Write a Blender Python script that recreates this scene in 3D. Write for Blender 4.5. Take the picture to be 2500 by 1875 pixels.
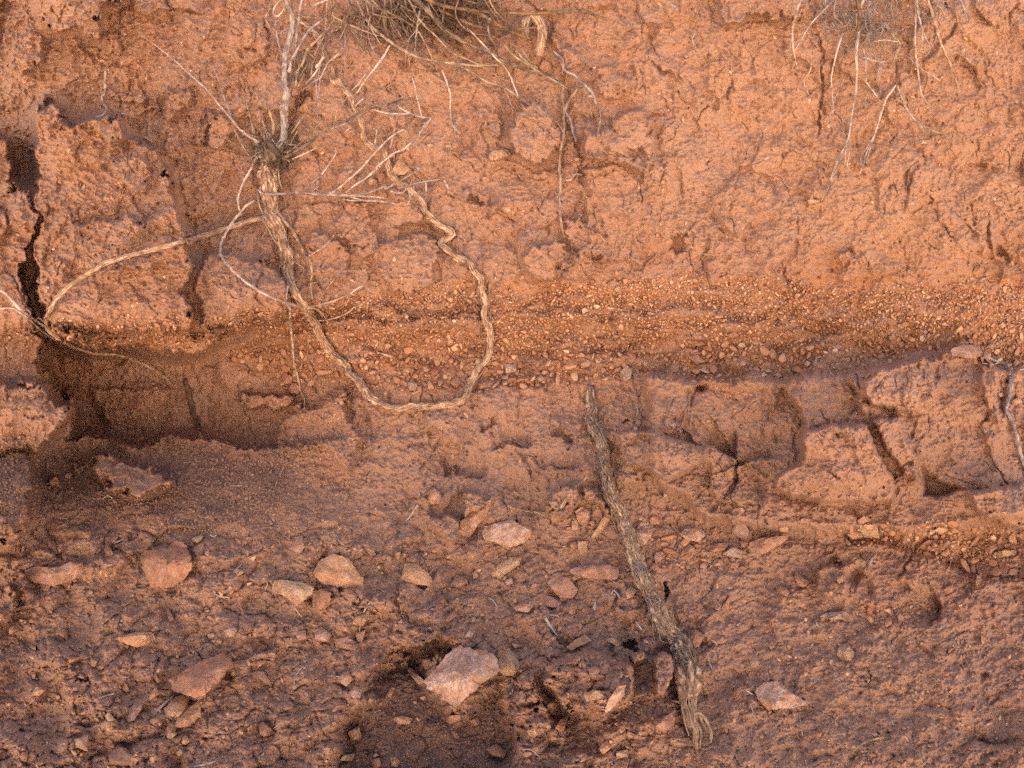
import bpy, math, random, time
import numpy as np
from math import radians
T0 = time.time()
rnd = random.Random(7); NR = np.random.RandomState(11)
sc = bpy.context.scene
for o in list(bpy.data.objects): bpy.data.objects.remove(o)

# ------------------------------------------------------------------ camera
CZ = 0.95; UNIT = 0.00072; F = 1962.0; DIST = F * UNIT
cam = bpy.data.cameras.new('camera'); camo = bpy.data.objects.new('camera', cam)
sc.collection.objects.link(camo); sc.camera = camo
camo.location = (0, -DIST, CZ); camo.rotation_euler = (radians(90), 0, 0)
cam.sensor_fit = 'HORIZONTAL'; cam.sensor_width = 36.0; cam.lens = 36.0 * F / 2500.0
cam.clip_start = 0.02; cam.clip_end = 500

# ------------------------------------------------------------------ sky, sun, exposure
SUN_EL, SUN_ROT = 74.0, 12.0         # the sun stands behind the bank: the face is in open shade
w = bpy.data.worlds.new("World"); sc.world = w; w.use_nodes = True
wn = w.node_tree.nodes; wl = w.node_tree.links; wn.clear()
sky = wn.new('ShaderNodeTexSky'); sky.sky_type = 'NISHITA'; sky.sun_disc = False
sky.sun_elevation = radians(SUN_EL); sky.sun_rotation = radians(SUN_ROT)
sky.dust_density = 6.0; sky.ozone_density = 0.8; sky.air_density = 0.8; sky.altitude = 800
bgn = wn.new('ShaderNodeBackground'); bgn.inputs['Strength'].default_value = 0.06
won = wn.new('ShaderNodeOutputWorld')
wl.new(sky.outputs[0], bgn.inputs[0]); wl.new(bgn.outputs[0], won.inputs[0])
sun = bpy.data.lights.new('sun', 'SUN'); sun.energy = 5.0; sun.angle = radians(0.5); sun.color = (1.0, 0.94, 0.86)
suno = bpy.data.objects.new('sun', sun); sc.collection.objects.link(suno)
el, rt = radians(SUN_EL), radians(SUN_ROT)
from mathutils import Vector
sdir = Vector((math.sin(rt) * math.cos(el), math.cos(rt) * math.cos(el), math.sin(el)))
suno.rotation_euler = sdir.to_track_quat('Z', 'Y').to_euler()
sc.view_settings.view_transform = 'Standard'; sc.view_settings.look = 'None'
sc.view_settings.gamma = 1.0; sc.view_settings.exposure = 2.32
sc.cycles.max_bounces = 6; sc.cycles.diffuse_bounces = 4
sc.cycles.use_denoising = False; sc.cycles.sample_clamp_indirect = 4.0

# ------------------------------------------------------------------ helpers
def link(o, parent=None):
    sc.collection.objects.link(o)
    if parent: o.parent = parent
    return o
def tag(o, label=None, cat=None, group=None, kind=None):
    if label: o['label'] = label
    if cat: o['category'] = cat
    if group: o['group'] = group
    if kind: o['kind'] = kind
    return o
def mesh_from(name, V, Fq=None, Ft=None, mat=None, smooth=True, attrs=None):
    me = bpy.data.meshes.new(name)
    V = np.asarray(V, dtype=np.float32)
    me.vertices.add(len(V)); me.vertices.foreach_set('co', V.ravel())
    idx = []; tot = []
    if Fq is not None and len(Fq): idx.append(np.asarray(Fq, dtype=np.int32).ravel()); tot.append(np.full(len(Fq), 4, np.int32))
    if Ft is not None and len(Ft): idx.append(np.asarray(Ft, dtype=np.int32).ravel()); tot.append(np.full(len(Ft), 3, np.int32))
    idx = np.concatenate(idx); tot = np.concatenate(tot)
    me.loops.add(len(idx)); me.loops.foreach_set('vertex_index', idx)
    me.polygons.add(len(tot)); st = np.concatenate(([0], np.cumsum(tot)[:-1])).astype(np.int32)
    me.polygons.foreach_set('loop_start', st); me.polygons.foreach_set('loop_total', tot)
    me.polygons.foreach_set('use_smooth', np.full(len(tot), smooth))
    me.update(calc_edges=True)
    for k, a in (attrs or {}).items():
        at = me.attributes.new(k, 'FLOAT', 'POINT'); at.data.foreach_set('value', np.asarray(a, dtype=np.float32).ravel())
    if mat: me.materials.append(mat)
    return me
def W(px, py, h):
    """photo direction (px,py) and height h (towards the viewer, in units of 0.72 mm) to a world point"""
    d = (1.0 - np.asarray(h) / F) * DIST
    return np.stack([(np.asarray(px) - 1250.0) / F * d, d - DIST, CZ - (np.asarray(py) - 937.5) / F * d], -1)

OFF = dict(A=(0, 0, 2.592), B=(825, 0, 2.592), C=(1650, 0, 2.592), D=(0, 620, 2.592), E=(825, 620, 2.592), F=(1650, 620, 2.592),
           G=(0, 1235, 2.592), H=(825, 1235, 2.592), I=(1650, 1235, 2.592), J=(500, 200, 4.88), K=(1400, 930, 3.949),
           L=(1500, 1400, 3.493), M=(650, 0, 4.88), N=(1900, 0, 3.318), O=(0, 0, 0.8848), S=(0, 0, 1.0),
           P=(850, 0, 5.53), Q=(2000, 200, 5.53), R=(100, 1500, 5.53))
def pp(s):
    """'H 12,34 56,78' -> array of points"""
    a = s.split(); ox, oy, k = OFF[a[0]]
    return np.array([[ox + float(t.split(',')[0]) / k, oy + float(t.split(',')[1]) / k] for t in a[1:]])

# ---- noise
_P = NR.permutation(4096).astype(np.int32); _A = NR.rand(4096).astype(np.float32) * 6.2832
_GX = np.cos(_A); _GY = np.sin(_A); _R = NR.rand(4, 4096).astype(np.float32)
def _h(i, j, s): return _P[(_P[(i + s * 131) & 4095] + j) & 4095]
def perlin(x, y, s=0):
    xi = np.floor(x).astype(np.int32); yi = np.floor(y).astype(np.int32)
    fx = (x - xi).astype(np.float32); fy = (y - yi).astype(np.float32)
    u = fx * fx * fx * (fx * (fx * 6 - 15) + 10); v = fy * fy * fy * (fy * (fy * 6 - 15) + 10)
    def g(i, j, a, b):
        k = _h(i, j, s); return _GX[k] * a + _GY[k] * b
    n00 = g(xi, yi, fx, fy); n10 = g(xi + 1, yi, fx - 1, fy); n01 = g(xi, yi + 1, fx, fy - 1); n11 = g(xi + 1, yi + 1, fx - 1, fy - 1)
    a = n00 + u * (n10 - n00); b = n01 + u * (n11 - n01)
    return (a + v * (b - a)) * 1.5
def fbm(x, y, o=4, s=0, g=0.5, l=2.03):
    r = 0; a = 1.0
    for k in range(o):
        r = r + a * perlin(x, y, s + k); x = x * l + 17.3; y = y * l - 9.1; a *= g
    return r
def ridged(x, y, o=4, s=0, g=0.5):
    r = 0; a = 1.0
    for k in range(o):
        r = r + a * (1 - 2 * np.abs(perlin(x, y, s + k))); x = x * 2.03 + 7.3; y = y * 2.03 - 3.1; a *= g
    return r
def voro(x, y, s=0, jit=0.9):
    xi = np.floor(x).astype(np.int32); yi = np.floor(y).astype(np.int32)
    f1 = np.full(x.shape, 9., np.float32); f2 = f1.copy(); idd = np.zeros(x.shape, np.int32); dx = f1 * 0; dy = f1 * 0
    for a in (-1, 0, 1):
        for b in (-1, 0, 1):
            k = _h(xi + a, yi + b, s)
            px = xi + a + 0.5 + (_R[0][k] - .5) * jit - x; py = yi + b + 0.5 + (_R[1][k] - .5) * jit - y
            d = (px * px + py * py).astype(np.float32)
            c = d < f1
            f2 = np.where(c, f1, np.minimum(f2, d)); f1 = np.where(c, d, f1)
            idd = np.where(c, k, idd); dx = np.where(c, px, dx); dy = np.where(c, py, dy)
    return np.sqrt(f1), np.sqrt(f2), idd, -dx, -dy
def sst(e0, e1, x):
    t = np.clip((x - e0) / (e1 - e0), 0, 1); return t * t * (3 - 2 * t)
# ------------------------------------------------------------------ the earth bank: grid
STEP = 1.9
def axis(lo, hi, far_lo, far_hi):
    core = np.arange(lo, hi + STEP, STEP)
    a = [lo]; s = STEP
    while a[-1] > far_lo: s = min(s * 1.13, 260); a.append(a[-1] - s)
    b = [core[-1]]; s = STEP
    while b[-1] < far_hi: s = min(s * 1.13, 260); b.append(b[-1] + s)
    return np.concatenate((np.array(a[1:])[::-1], core, np.array(b[1:]))).astype(np.float32)
xs = axis(-70, 2570, -5200, 7700); ys = axis(-70, 1945, -1900, 3300)
X, Y = np.meshgrid(xs, ys)
def warp(a1, a2, s):
    return (a1 * perlin(X / 75, Y / 75, s) + a2 * perlin(X / 20, Y / 20, s + 1) + a2 * .5 * perlin(X / 8, Y / 8, s + 2)).astype(np.float32)
_wk = 1 - .55 * sst(1480, 1620, X) * sst(880, 980, Y); XW = X + _wk * warp(22, 10, 200); YW = Y + _wk * warp(22, 10, 210)

def bbox(P, m):
    i0, i1 = np.searchsorted(ys, [P[:, 1].min() - m, P[:, 1].max() + m]); j0, j1 = np.searchsorted(xs, [P[:, 0].min() - m, P[:, 0].max() + m])
    return slice(i0, max(i1, i0 + 1)), slice(j0, max(j1, j0 + 1))
def pl_dist(P, x, y, closed=False):
    best = np.full(x.shape, 1e9, np.float32); side = np.zeros(x.shape, np.float32); tt = np.zeros(x.shape, np.float32)
    n = len(P); segs = n if closed else n - 1
    L = [0.]
    for k in range(segs): L.append(L[-1] + float(np.hypot(*(P[(k + 1) % n] - P[k]))))
    for k in range(segs):
        a = P[k]; b = P[(k + 1) % n]; d = b - a; q = float(d @ d) + 1e-6
        t = np.clip(((x - a[0]) * d[0] + (y - a[1]) * d[1]) / q, 0, 1)
        ex = x - a[0] - t * d[0]; ey = y - a[1] - t * d[1]; ds = ex * ex + ey * ey
        c = ds < best
        best = np.where(c, ds, best); side = np.where(c, d[0] * ey - d[1] * ex, side); tt = np.where(c, (L[k] + t * (L[k + 1] - L[k])) / L[-1], tt)
    return np.sqrt(best), np.sign(side), tt
def inside(P, x, y):
    r = np.zeros(x.shape, bool); n = len(P)
    for k in range(n):
        x0, y0 = P[k]; x1, y1 = P[(k + 1) % n]
        c = ((y0 > y) != (y1 > y)) & (x < (x1 - x0) * (y - y0) / ((y1 - y0) + 1e-9) + x0)
        r ^= c
    return r
H = np.zeros(X.shape, np.float32)
RG = 2.0
TONE = np.zeros(X.shape, np.float32)       # + paler tone on chosen blocks, - darker loose soil
def area(s, soft=8, out=0):
    """soft mask of a polygon"""
    P = pp(s) if isinstance(s, str) else s
    sl = bbox(P, soft + 30 + out); x = XW[sl]; y = YW[sl]
    d, _, _ = pl_dist(P, x, y, True); sd = np.where(inside(P, x, y), d, -d)
    return sl, sd
def block(s, h, soft=6, tilt=(0, 0), dome=0, dl=40, tone=0):
    sl, sd = area(s, soft, 10)
    P = pp(s) if isinstance(s, str) else s; c = P.mean(0)
    m = sst(-soft * .3, soft, sd)
    h *= RG * (1.3 if h > 0 else .6); dome *= RG * 1.5; soft = max(4, soft * 1.25) if h > 16 * RG else max(3, soft * .8); dl = max(22, .34 * math.sqrt((P[:, 0].max() - P[:, 0].min()) * (P[:, 1].max() - P[:, 1].min())))
    H[sl] += m * (h + dome * (1 - np.exp(-np.maximum(sd, 0) / dl)) + (X[sl] - c[0]) * tilt[0] + (Y[sl] - c[1]) * tilt[1])
    H[sl] += 3.5 * RG * np.exp(-((sd - soft) / 7.) ** 2) * (h > 12)
    if tone: TONE[sl] += m * tone
def crack(s, w_, d_, lip=0):
    P = pp(s) if isinstance(s, str) else s
    sl = bbox(P, w_ * 5 + 30); d, _, t = pl_dist(P, XW[sl] * .6 + X[sl] * .4, YW[sl] * .6 + Y[sl] * .4)
    tp = np.clip(np.minimum(t, 1 - t) * 6, 0.12, 1) * (0.65 + .6 * perlin(X[sl] / 23, Y[sl] / 23, 77))
    d_ *= .75; ww = .85 * w_ * np.clip(tp, .25, 1.1)
    H[sl] -= d_ * np.clip(tp, .1, 1.2) * np.exp(-(d / ww) ** 2)
    if lip: H[sl] += lip * tp * np.exp(-((d - ww * 3) / (ww * 2.5)) ** 2)
def scarp(s, h, fall, soft=3):
    soft = soft * 2.4 if h > 18 else soft
    """one-sided step: the ground left of the line's direction (as seen with y down: side<0) stands h higher at the line, fading over fall"""
    P = pp(s) if isinstance(s, str) else s
    sl = bbox(P, fall * 2.5 + 20); d, sg, t = pl_dist(P, XW[sl], YW[sl])
    tp = np.clip(np.minimum(t, 1 - t) * 5, 0, 1)
    sd = d * -sg
    h *= RG
    H[sl] += h * tp * sst(-soft, soft, sd) * np.exp(-np.maximum(sd, 0) / fall) - h * .35 * tp * sst(soft, -soft, sd) * np.exp(np.minimum(sd, 0) / (fall * .5))
def bump(x, y, rx, ry, ang, h, p=2.0, tone=0):
    P = np.array([[x - rx * 2.2, y - ry * 2.2 if ry > rx else y - rx * 2.2], [x + rx * 2.2 + ry, y + max(rx, ry) * 2.2]])
    sl = bbox(P, 20 + max(rx, ry)); c, s_ = math.cos(radians(ang)), math.sin(radians(ang))
    dx = XW[sl] - x; dy = YW[sl] - y
    q = ((dx * c + dy * s_) / rx) ** 2 + ((-dx * s_ + dy * c) / ry) ** 2
    m = np.exp(-q ** (p / 2)); H[sl] += h * m
    if tone: TONE[sl] += tone * m

# ---- large form
def interp(v, pts): return np.interp(v, [p[0] for p in pts], [p[1] for p in pts]).astype(np.float32)
baseR = interp(Y, [(-2300, 40), (-600, 60), (-250, 45), (0, 20), (250, 0), (500, 6), (690, 14), (760, -4), (860, -16), (900, -14), (960, 16), (1060, 45), (1180, 84), (1300, 125), (1450, 205), (1650, 325), (1875, 460), (2100, 580), (2500, 740), (3300, 800)])
baseL = interp(Y, [(-2300, 40), (-600, 60), (-250, 45), (0, 20), (250, 0), (500, 8), (700, 20), (830, -20), (950, -30), (1060, -34), (1110, 10), (1200, 90), (1300, 155), (1450, 235), (1650, 350), (1875, 480), (2100, 590), (2500, 740), (3300, 800)])
mixx = sst(500, 1000, X + 40 * perlin(X / 200, Y / 200, 3))
H += baseL * (1 - mixx) + baseR * mixx
H += 26 * fbm(X / 420, Y / 420, 3, 5) * sst(2300, 1500, np.abs(Y - 900))
SLOPE = sst(1230, 1420, Y + .12 * (1250 - X) + 40 * perlin(X / 260, Y / 260, 9))      # lumpy talus below
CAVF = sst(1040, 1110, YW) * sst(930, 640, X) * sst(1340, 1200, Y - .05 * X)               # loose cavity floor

# left: deep hollow under the ledge
cav = pp('S 92,826 150,838 255,851 305,859 400,858 471,853 540,834 602,801 640,783 733,762 800,745 860,760 900,860 880,1000 850,1085 771,1098 656,1100 552,1082 463,1076 336,1095 262,1085 190,1060 172,1078 166,1040 150,960 118,918 100,880')
sl, sd = area(cav, 10, 20)
depth = np.interp(X[sl], [90, 300, 520, 700, 800, 880], [300, 275, 230, 150, 70, 0])
H[sl] -= (depth * sst(-2, 16, sd) * sst(1180, 1040, Y[sl])).astype(np.float32)
# floor of the hollow runs out towards us
fl = pp('S 150,1090 185,1054 262,1079 336,1089 463,1071 552,1075 656,1102 771,1100 860,1180 700,1320 400,1330 150,1300 80,1240 60,1150')
sl, sd = area(fl, 10, 20)
H[sl] -= (60 * sst(-10, 40, sd) * sst(1300, 1060, Y[sl]) * sst(900, 400, X[sl])).astype(np.float32)
# left column of earth
block('S -400,300 5,330 22,400 25,450 85,475 98,530 70,600 60,660 72,690 75,740 90,790 98,828 95,880 100,905 125,935 142,980 160,1008 160,1040 128,1062 96,1085 80,1110 95,1170 94,1190 72,1225 68,1290 40,1330 -400,1400', 62, 9, dome=22)
block('S -400,925 40,930 100,925 140,975 162,1012 158,1040 128,1066 88,1096 60,1104 -400,1114', 44, 12, dome=30, tilt=(0, -.25))
block('S -400,1112 60,1100 96,1170 94,1200 60,1215 70,1270 40,1300 -400,1300', 24, 14, dome=10)
# pocket and deep crack between the column and the big block
block('S 2,318 30,312 52,340 84,372 90,430 86,468 50,478 28,440 14,380', -26, 26)
bump(50, 400, 22, 60, -8, -12)
bump(5, 22, 20, 16, 20, -60); bump(0, 95, 16, 30, 0, -60)
crack('S 96,528 88,560 72,615 66,665 74,700 80,740 90,780 104,822 98,850', 3.6, 50)
crack('S 20,330 70,470 94,520', 5, 30)
crack('A 240,560 200,640 170,730 190,800', 3, 12)
RG = 2.7
# big block above the ledge
block('A 215,720 240,650 310,620 400,680 420,800 560,730 680,740 750,750 790,850 900,900 1020,930 1030,1100 1090,1130 1095,1230 1130,1450 1200,1550 1220,1700 1205,1820 1190,2080 1180,2120 850,2110 700,2120 640,2160 400,2160 300,2080 230,1830 190,1560 240,1430 230,1200 200,900', 44, 10, dome=14, tilt=(.02, .03))
block('A 720,1010 860,990 915,1080 910,1200 830,1200 740,1130', 10, 8, dome=6)
block('A 240,650 310,620 400,680 400,760 330,800 250,760', 12, 7, dome=8)
block('A 560,740 680,735 750,750 780,860 700,900 600,870 540,800', 12, 8, dome=8)
block('A 480,1430 700,1370 920,1390 1090,1280 1130,1480 1200,1560 1200,1700 1100,1690 700,1720 500,1700 400,1560', 13, 9, dome=6)
crack('A 850,1240 700,1360 560,1390 440,1490 370,1600', 3.5, 14)
crack('D 360,0 350,60 370,130', 3, 12); crack('A 1160,1310 1090,1260 980,1230', 3, 10)
scarp('D 1215,100 1195,190 1225,290 1215,400 1190,470', 16, 40)
crack('D 1210,60 1190,200 1220,300 1210,420 1170,490', 4, 20)
crack('A 1030,930 1015,1010 1090,1140 1100,1240 1130,1450 1190,1560', 4, 14)
bump(270, 775, 210, 70, 4, 46, 3); bump(440, 740, 60, 60, 0, 16)
bump(600, 730, 110, 46, -8, 26, 3)
# second block with its own ledge
block('D 1260,20 1400,0 1560,10 1740,40 1800,200 1860,330 1700,420 1540,470 1400,540 1260,520 1240,420 1280,330 1240,200', 20, 12, dome=10)
scarp('D 1560,470 1450,480 1340,470 1270,440', 10, 25)
crack('D 640,530 850,490 1000,510 1200,500 1290,440', 3.5, 12)
block('D 240,540 300,470 500,500 660,520 850,490 1180,500 1400,480 1410,560 1250,620 900,620 740,640 650,600 440,590', 14, 10, dome=8)
crack('D 1100,800 1110,900 1090,1000 1085,1120', 6, 18)
crack('D 510,990 700,1000 850,985 1080,968', 3, 12)
crack('D 360,600 380,680 350,760', 5, 20); crack('D 580,760 560,880 520,940 480,1010', 5, 22)
block('D 560,830 640,780 860,800 1080,840 1100,1000 1090,1150 900,1180 700,1180 620,1000', 5, 20, dome=10)
block('D 1470,850 1620,860 1810,880 1830,940 1760,1020 1600,1000 1500,960', 16, 10, dome=8)
crack('D 1830,900 1790,990 1740,1080 1720,1230', 4, 16); crack('D 1360,850 1330,1000 1290,1100', 6, 20); crack('D 1920,960 1915,1060 1890,1130', 3, 12)
block('D 1740,1010 2203,850 2300,1200 2203,1400 2000,1260 1740,1240', 18, 16, dome=6)
RG = 2.0; bump(478, 690, 13, 105, 0, 40)
# slab lying on the floor of the hollow, small one beside it
block('D 555,1330 640,1290 800,1310 960,1350 1100,1410 1130,1440 1060,1490 980,1480 880,1500 740,1515 700,1500 680,1440 600,1400', 34, 8, dome=10, tilt=(0, .15), tone=.9)
block('D 300,1440 350,1410 410,1410 420,1450 360,1480', 20, 6, dome=6, tone=.9)
block('D 420,1320 520,1310 560,1340 460,1345', 8, 5, tone=.6)
# top left lumps
block('A 230,-60 240,100 300,170 380,200 430,200 500,220 580,250 630,200 650,130 700,60 780,20 800,-60', 46, 7, dome=12, tone=.5)
block('A 90,210 230,190 270,260 260,420 160,470 60,420 70,290', 16, 10, dome=10)
block('A 700,180 770,220 760,330 690,360 650,290', 14, 9, dome=6)
crack('A 640,130 560,250 430,260 300,230', 7, 26); crack('A 800,0 830,50 830,100', 5, 22)
crack('A 380,280 520,300 660,420 700,420 780,320', 7, 24); crack('A 480,600 620,520 660,640 690,700', 6, 14)
block('A 1110,560 1190,550 1210,640 1200,720 1110,750 1030,700 1090,640', 12, 8, dome=7, tone=.3)
block('A 710,590 860,590 870,670 740,680', 7, 5); block('A 870,600 1000,620 990,700 900,720 860,650', 7, 5)
crack('A 1210,590 1200,700 1150,800', 3, 10); crack('A 1290,640 1300,780 1310,900 1300,950', 6, 20)
block('A 1190,780 1290,760 1300,900 1220,900', 10, 7, dome=5); block('A 1320,720 1520,760 1470,910 1360,950 1310,880', 14, 8, dome=5)
crack('A 1480,900 1370,940 1310,990', 4, 14); crack('A 1650,0 1655,90', 5, 22)
crack('A 1440,270 1440,500', 3, 9); crack('A 1610,330 1740,440', 3, 10); crack('A 1990,960 2010,1080', 3, 16)
crack('A 1985,1230 1990,1330 2030,1385', 3.5, 20); crack('A 1840,1020 1990,1110 2080,1180', 4, 12)
block('A 1840,590 1900,570 1990,580 2010,640 1930,660 1870,640', -14, 8); bump(745, 238, 16, 10, 0, -30)
bump(1400, 300, 130, 150, 15, 16, 3); bump(1900, 560, 180, 120, 0, 18, 3); bump(1150, 500, 160, 110, 10, 16, 3); bump(900, 240, 150, 120, 0, 16, 3); bump(420, 200, 140, 130, 0, 18, 3); bump(2300, 400, 240, 190, 0, 16, 3)
# rounded faces above the gravel
block('E 235,-10 300,-60 420,-130 560,-130 640,-70 655,60 600,180 520,235 430,240 320,220 250,130', 15, 9, dome=9, tilt=(.03, .06), tone=.25)
block('E 1190,60 1220,-30 1300,-80 1420,-100 1480,0 1440,130 1380,180 1300,190 1210,130', 13, 9, dome=8, tilt=(-.04, .05), tone=.2)
block('E 1400,90 1480,0 1600,-60 1640,60 1600,150 1510,170 1420,160', 9, 9, dome=5, tone=.2)
block('A 2110,1390 2203,1320 2260,1280 2400,1420 2440,1600 2300,1680 2200,1560', 10, 9, dome=6)
block('S 745,580 800,560 840,600 850,680 790,705 740,670', 9, 9, dome=6)
crack('B 40,1480 45,1560 190,1560 210,1500', 3, 26, 1)
# knobs
block('B 1130,700 1170,650 1260,620 1340,680 1380,750 1385,850 1385,930 1330,1030 1250,1050 1150,1020 1080,960 1070,860 1110,780', 26, 9, dome=16, tilt=(0, .12), tone=.1)
block('B 1130,1030 1250,1060 1380,1010 1400,960 1440,1000 1440,1070 1300,1090 1180,1070', -16, 10)
block('B 880,690 960,690 1060,740 1060,800 1020,860 960,830 880,780', 6, 8, dome=4)
block('B 960,950 1050,950 1080,1000 1000,1030 965,1010', 16, 5, dome=6, tone=.5)
block('B 1560,800 1700,760 1870,700 2000,760 2050,900 1990,1010 1860,1080 1740,1060 1560,1000', 14, 12, dome=10, tilt=(0, .05))
block('B 1850,930 1960,940 1960,1000 1860,1000', -22, 12)
block('B 1560,1060 1700,1050 1860,1090 1960,1200 1980,1450 1900,1659 1600,1659 1560,1300', 8, 12)
crack('B 1440,700 1460,820 1500,900 1530,1000 1545,1110 1550,1200', 7, 34); crack('B 1550,1200 1590,1240 1570,1290', 4, 14)
crack('B 1540,1200 1500,1340 1520,1360', 4, 14)
crack('B 810,1240 800,1400 830,1460', 3, 12); crack('B 1130,1180 1120,1330 1100,1450', 3, 12); crack('B 1010,1430 1010,1520', 3, 10)
crack('B 640,1250 800,1240', 3, 12); crack('B 970,860 950,980', 3, 10)
block('B 950,1290 1000,1260 1010,1340 970,1370', 10, 5, dome=4)
block('B 740,900 830,900 860,960 780,1000 740,960', -10, 8)
bump(825 + 885 / 2.592, 1255 / 2.592, 11, 8, -20, -45); block('B 790,1200 870,1180 880,1240 830,1290', 9, 7, dome=3, tone=.3)
crack('B 1200,1659 1190,1560 1250,1510', 3, 8)
crack('B 1840,1480 1840,1659', 4, 16); crack('B 1480,1490 1600,1659', 3, 12)
block('B 2080,1470 2203,1440 2230,1560 2140,1640 2090,1580', -34, 12)
block('B 1420,1400 1560,1370 1700,1470 1740,1659 1500,1659', 9, 9, dome=5)
for s_ in ('B 60,130 170,200 210,240', 'B 640,560 760,560 860,600', 'B 1550,200 1555,320', 'B 90,290 80,480', 'B 1370,180 1480,320'): crack(s_, 3.5, 12)
block('B 1370,330 1330,180 1380,170 1480,320 1560,400 1430,480', 12, 12, dome=4)
block('B 1600,430 1750,420 1860,560 1760,640 1620,580', 8, 14, dome=4)
# top right shelf and vertical cracks
block('C 240,-60 240,90 330,140 430,150 500,100 560,120 640,110 760,130 840,130 860,-60', 26, 9, dome=6)
crack('C 240,110 330,160 430,165 500,120 640,130 760,140', 6, 18)
crack('C 920,180 925,330 930,440 915,560 905,700 915,850 900,920', 7, 46); crack('C 905,920 900,1060 915,1200', 4, 13)
crack('C 935,620 940,780 960,860', 5, 22); crack('C 535,650 530,740 520,800', 5, 16); crack('C 690,540 680,720', 3.5, 12)
block('C 160,590 240,560 260,640 240,690 180,660', -16, 9)
crack('C 800,1350 760,1410 740,1500 720,1570 680,1660', 6, 30)
crack('C 680,1600 690,1730 705,1790 700,1850 640,2000', 9, 46)
scarp('C 690,2000 720,1860 690,1800 680,1700 730,1580 750,1420', 22, 90)
crack('C 1480,1050 1465,1130 1490,1220', 5, 16); crack('C 1300,1300 1310,1480', 4, 12); crack('C 1390,1480 1440,1580 1450,1659', 4, 16)
crack('C 1540,1610 1830,1600', 2.5, 8); crack('C 1920,900 1925,980 1915,1110', 5, 14)
crack('C 190,1480 190,1659 200,1790', 5, 24); crack('C 20,1100 60,1260 150,1300 230,1180', 4, 12)
block('C 1030,1600 1110,1600 1130,1670 1100,1680 1050,1675', 12, 6, dome=5)
block('C 240,1640 330,1600 350,1700 300,1740 260,1700', -8, 6)
for hx, hy, a_, b_, d_ in ((2050, 1618, 13, 10, 60), (1600, 1262, 6, 4, 24), (185, 1018, 5, 4, 20), (1478, 617, 4, 4, 14), (1330, 880, 4, 4, 14), (1208, 1658, 4, 4, 16), (1090, 1590, 4, 4, 16), (1880, 1550, 5, 4, 16), (1560, 990, 14, 9, 22), (1900, 1380, 7, 5, 14)):
    bump(1650 + hx / 2.592, hy / 2.592, a_, b_, 10, -d_)
bump(1650 + 145 / 2.592, 620 + 838 / 2.592, 16, 8, 0, -70); bump(1240, 415, 7, 5, 0, -22)
for hx, hy, a_, d_ in ((1575, 315, 9, 40), (1530, 350, 6, 20), (1480, 1082, 4, 16), (1300, 400, 4, 14), (240, 95, 7, 20)): bump(hx / 2.592, hy / 2.592, a_, a_ * .8, 0, -d_)
bump(885, 50, 6, 5, 20, -30); bump(825 + 950 / 2.592, 30 / 2.592, 16, 9, 0, -14); bump(880, 340, 20, 8, 0, -14)
for hx, hy, a_, d_ in ((793, 1002, 5, 22), (1845, 1045, 5, 22), (1908, 1055, 4, 16), (960, 200, 4, 18), (700, 1040, 6, 22)): bump(825 + hx / 2.592, 620 + hy / 2.592, a_, a_ * .8, 0, -d_)
for hx, hy, a_, b_, d_ in ((215, 925, 6, 5, 30), (535, 1125, 9, 5, 34), (1420, 1090, 14, 9, 34), (1975, 570, 8, 14, 26)): bump(hx / 2.592, 1235 + hy / 2.592, a_, b_, -30, -d_)
# gravel band relief: shadowed hollows, small shelf
block('E 240,300 420,380 900,360 930,430 640,450 260,440 230,380', 10, 8, tone=.4)
block('E 1250,500 1400,420 1640,400 1760,440 2000,520 1800,580 1500,560 1330,600', -16, 18)
block('E -60,380 120,320 240,350 245,440 100,440 -40,430', -26, 12)
block('F 640,400 760,360 860,380 1000,440 1060,500 930,520 760,480 660,470', -20, 12)
block('E 1740,260 1800,230 1860,300 1780,420 1700,400', -10, 9)
# lower clay: ledge on its top, faces and steps
RG = 2.7
block('F -200,760 200,740 600,790 930,745 1100,720 1300,690 1500,640 1700,575 1830,560 1910,580 2020,680 2300,760 2300,1659 1500,1800 600,1750 200,1700 -200,1400', 22, 20, tilt=(0, 0))
scarp('F 640,860 700,900 770,970 805,1060 815,1120 800,1200 795,1290', 34, 110, 4)
scarp('F 1060,740 1110,790 1160,880 1150,960 1190,1050', 22, 60, 4)
crack('F 810,1110 860,1100 930,1070 1060,1078 1110,1090 1190,1060', 3.5, 16); crack('F 1110,1090 1090,1150 1040,1165', 3, 9)
block('F 800,1110 930,1080 1190,1070 1240,1180 1330,1330 1400,1450 1380,1560 1230,1580 1040,1585 850,1565 720,1530 610,1490 660,1400 780,1330 805,1220', 30, 9, dome=8, tilt=(-.02, .05))
crack('F 1200,1060 1260,1200 1330,1340 1400,1440', 9, 20); crack('F 1440,1090 1480,1180 1540,1290 1560,1370', 5, 18)
block('F 1210,1060 1440,1040 1500,1200 1560,1330 1530,1440 1440,1400 1300,1200', 14, 10, dome=6)
block('F 1560,1370 1700,1440 1860,1480 1700,1540 1570,1540 1560,1440', -40, 14)
block('F 1850,1500 2000,1480 2200,1450 2300,1600 2203,1780 2050,1720 1930,1659', 30, 12, dome=10, tone=.35)
block('F 1200,760 1340,700 1560,650 1640,720 1650,930 1560,1010 1400,1020 1260,960 1180,880', 16, 12, dome=6)
block('F 1930,660 2010,720 2060,900 2040,1100 1950,1000 1900,800', 8, 16)
crack('F 2020,700 2080,760 2060,960 2100,1060 2150,1200', 8, 22)
crack('F 950,760 1010,830 1040,870', 4, 14)
scarp('F 130,1170 230,1210 330,1270 390,1290 400,1200 380,1100', -22, 60, 4)
crack('F 380,1170 410,1230 420,1320', 3, 12); crack('F 400,1320 380,1430 300,1530 220,1659', 14, 20)
crack('F 0,1390 160,1360', 2.5, 9)
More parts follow.
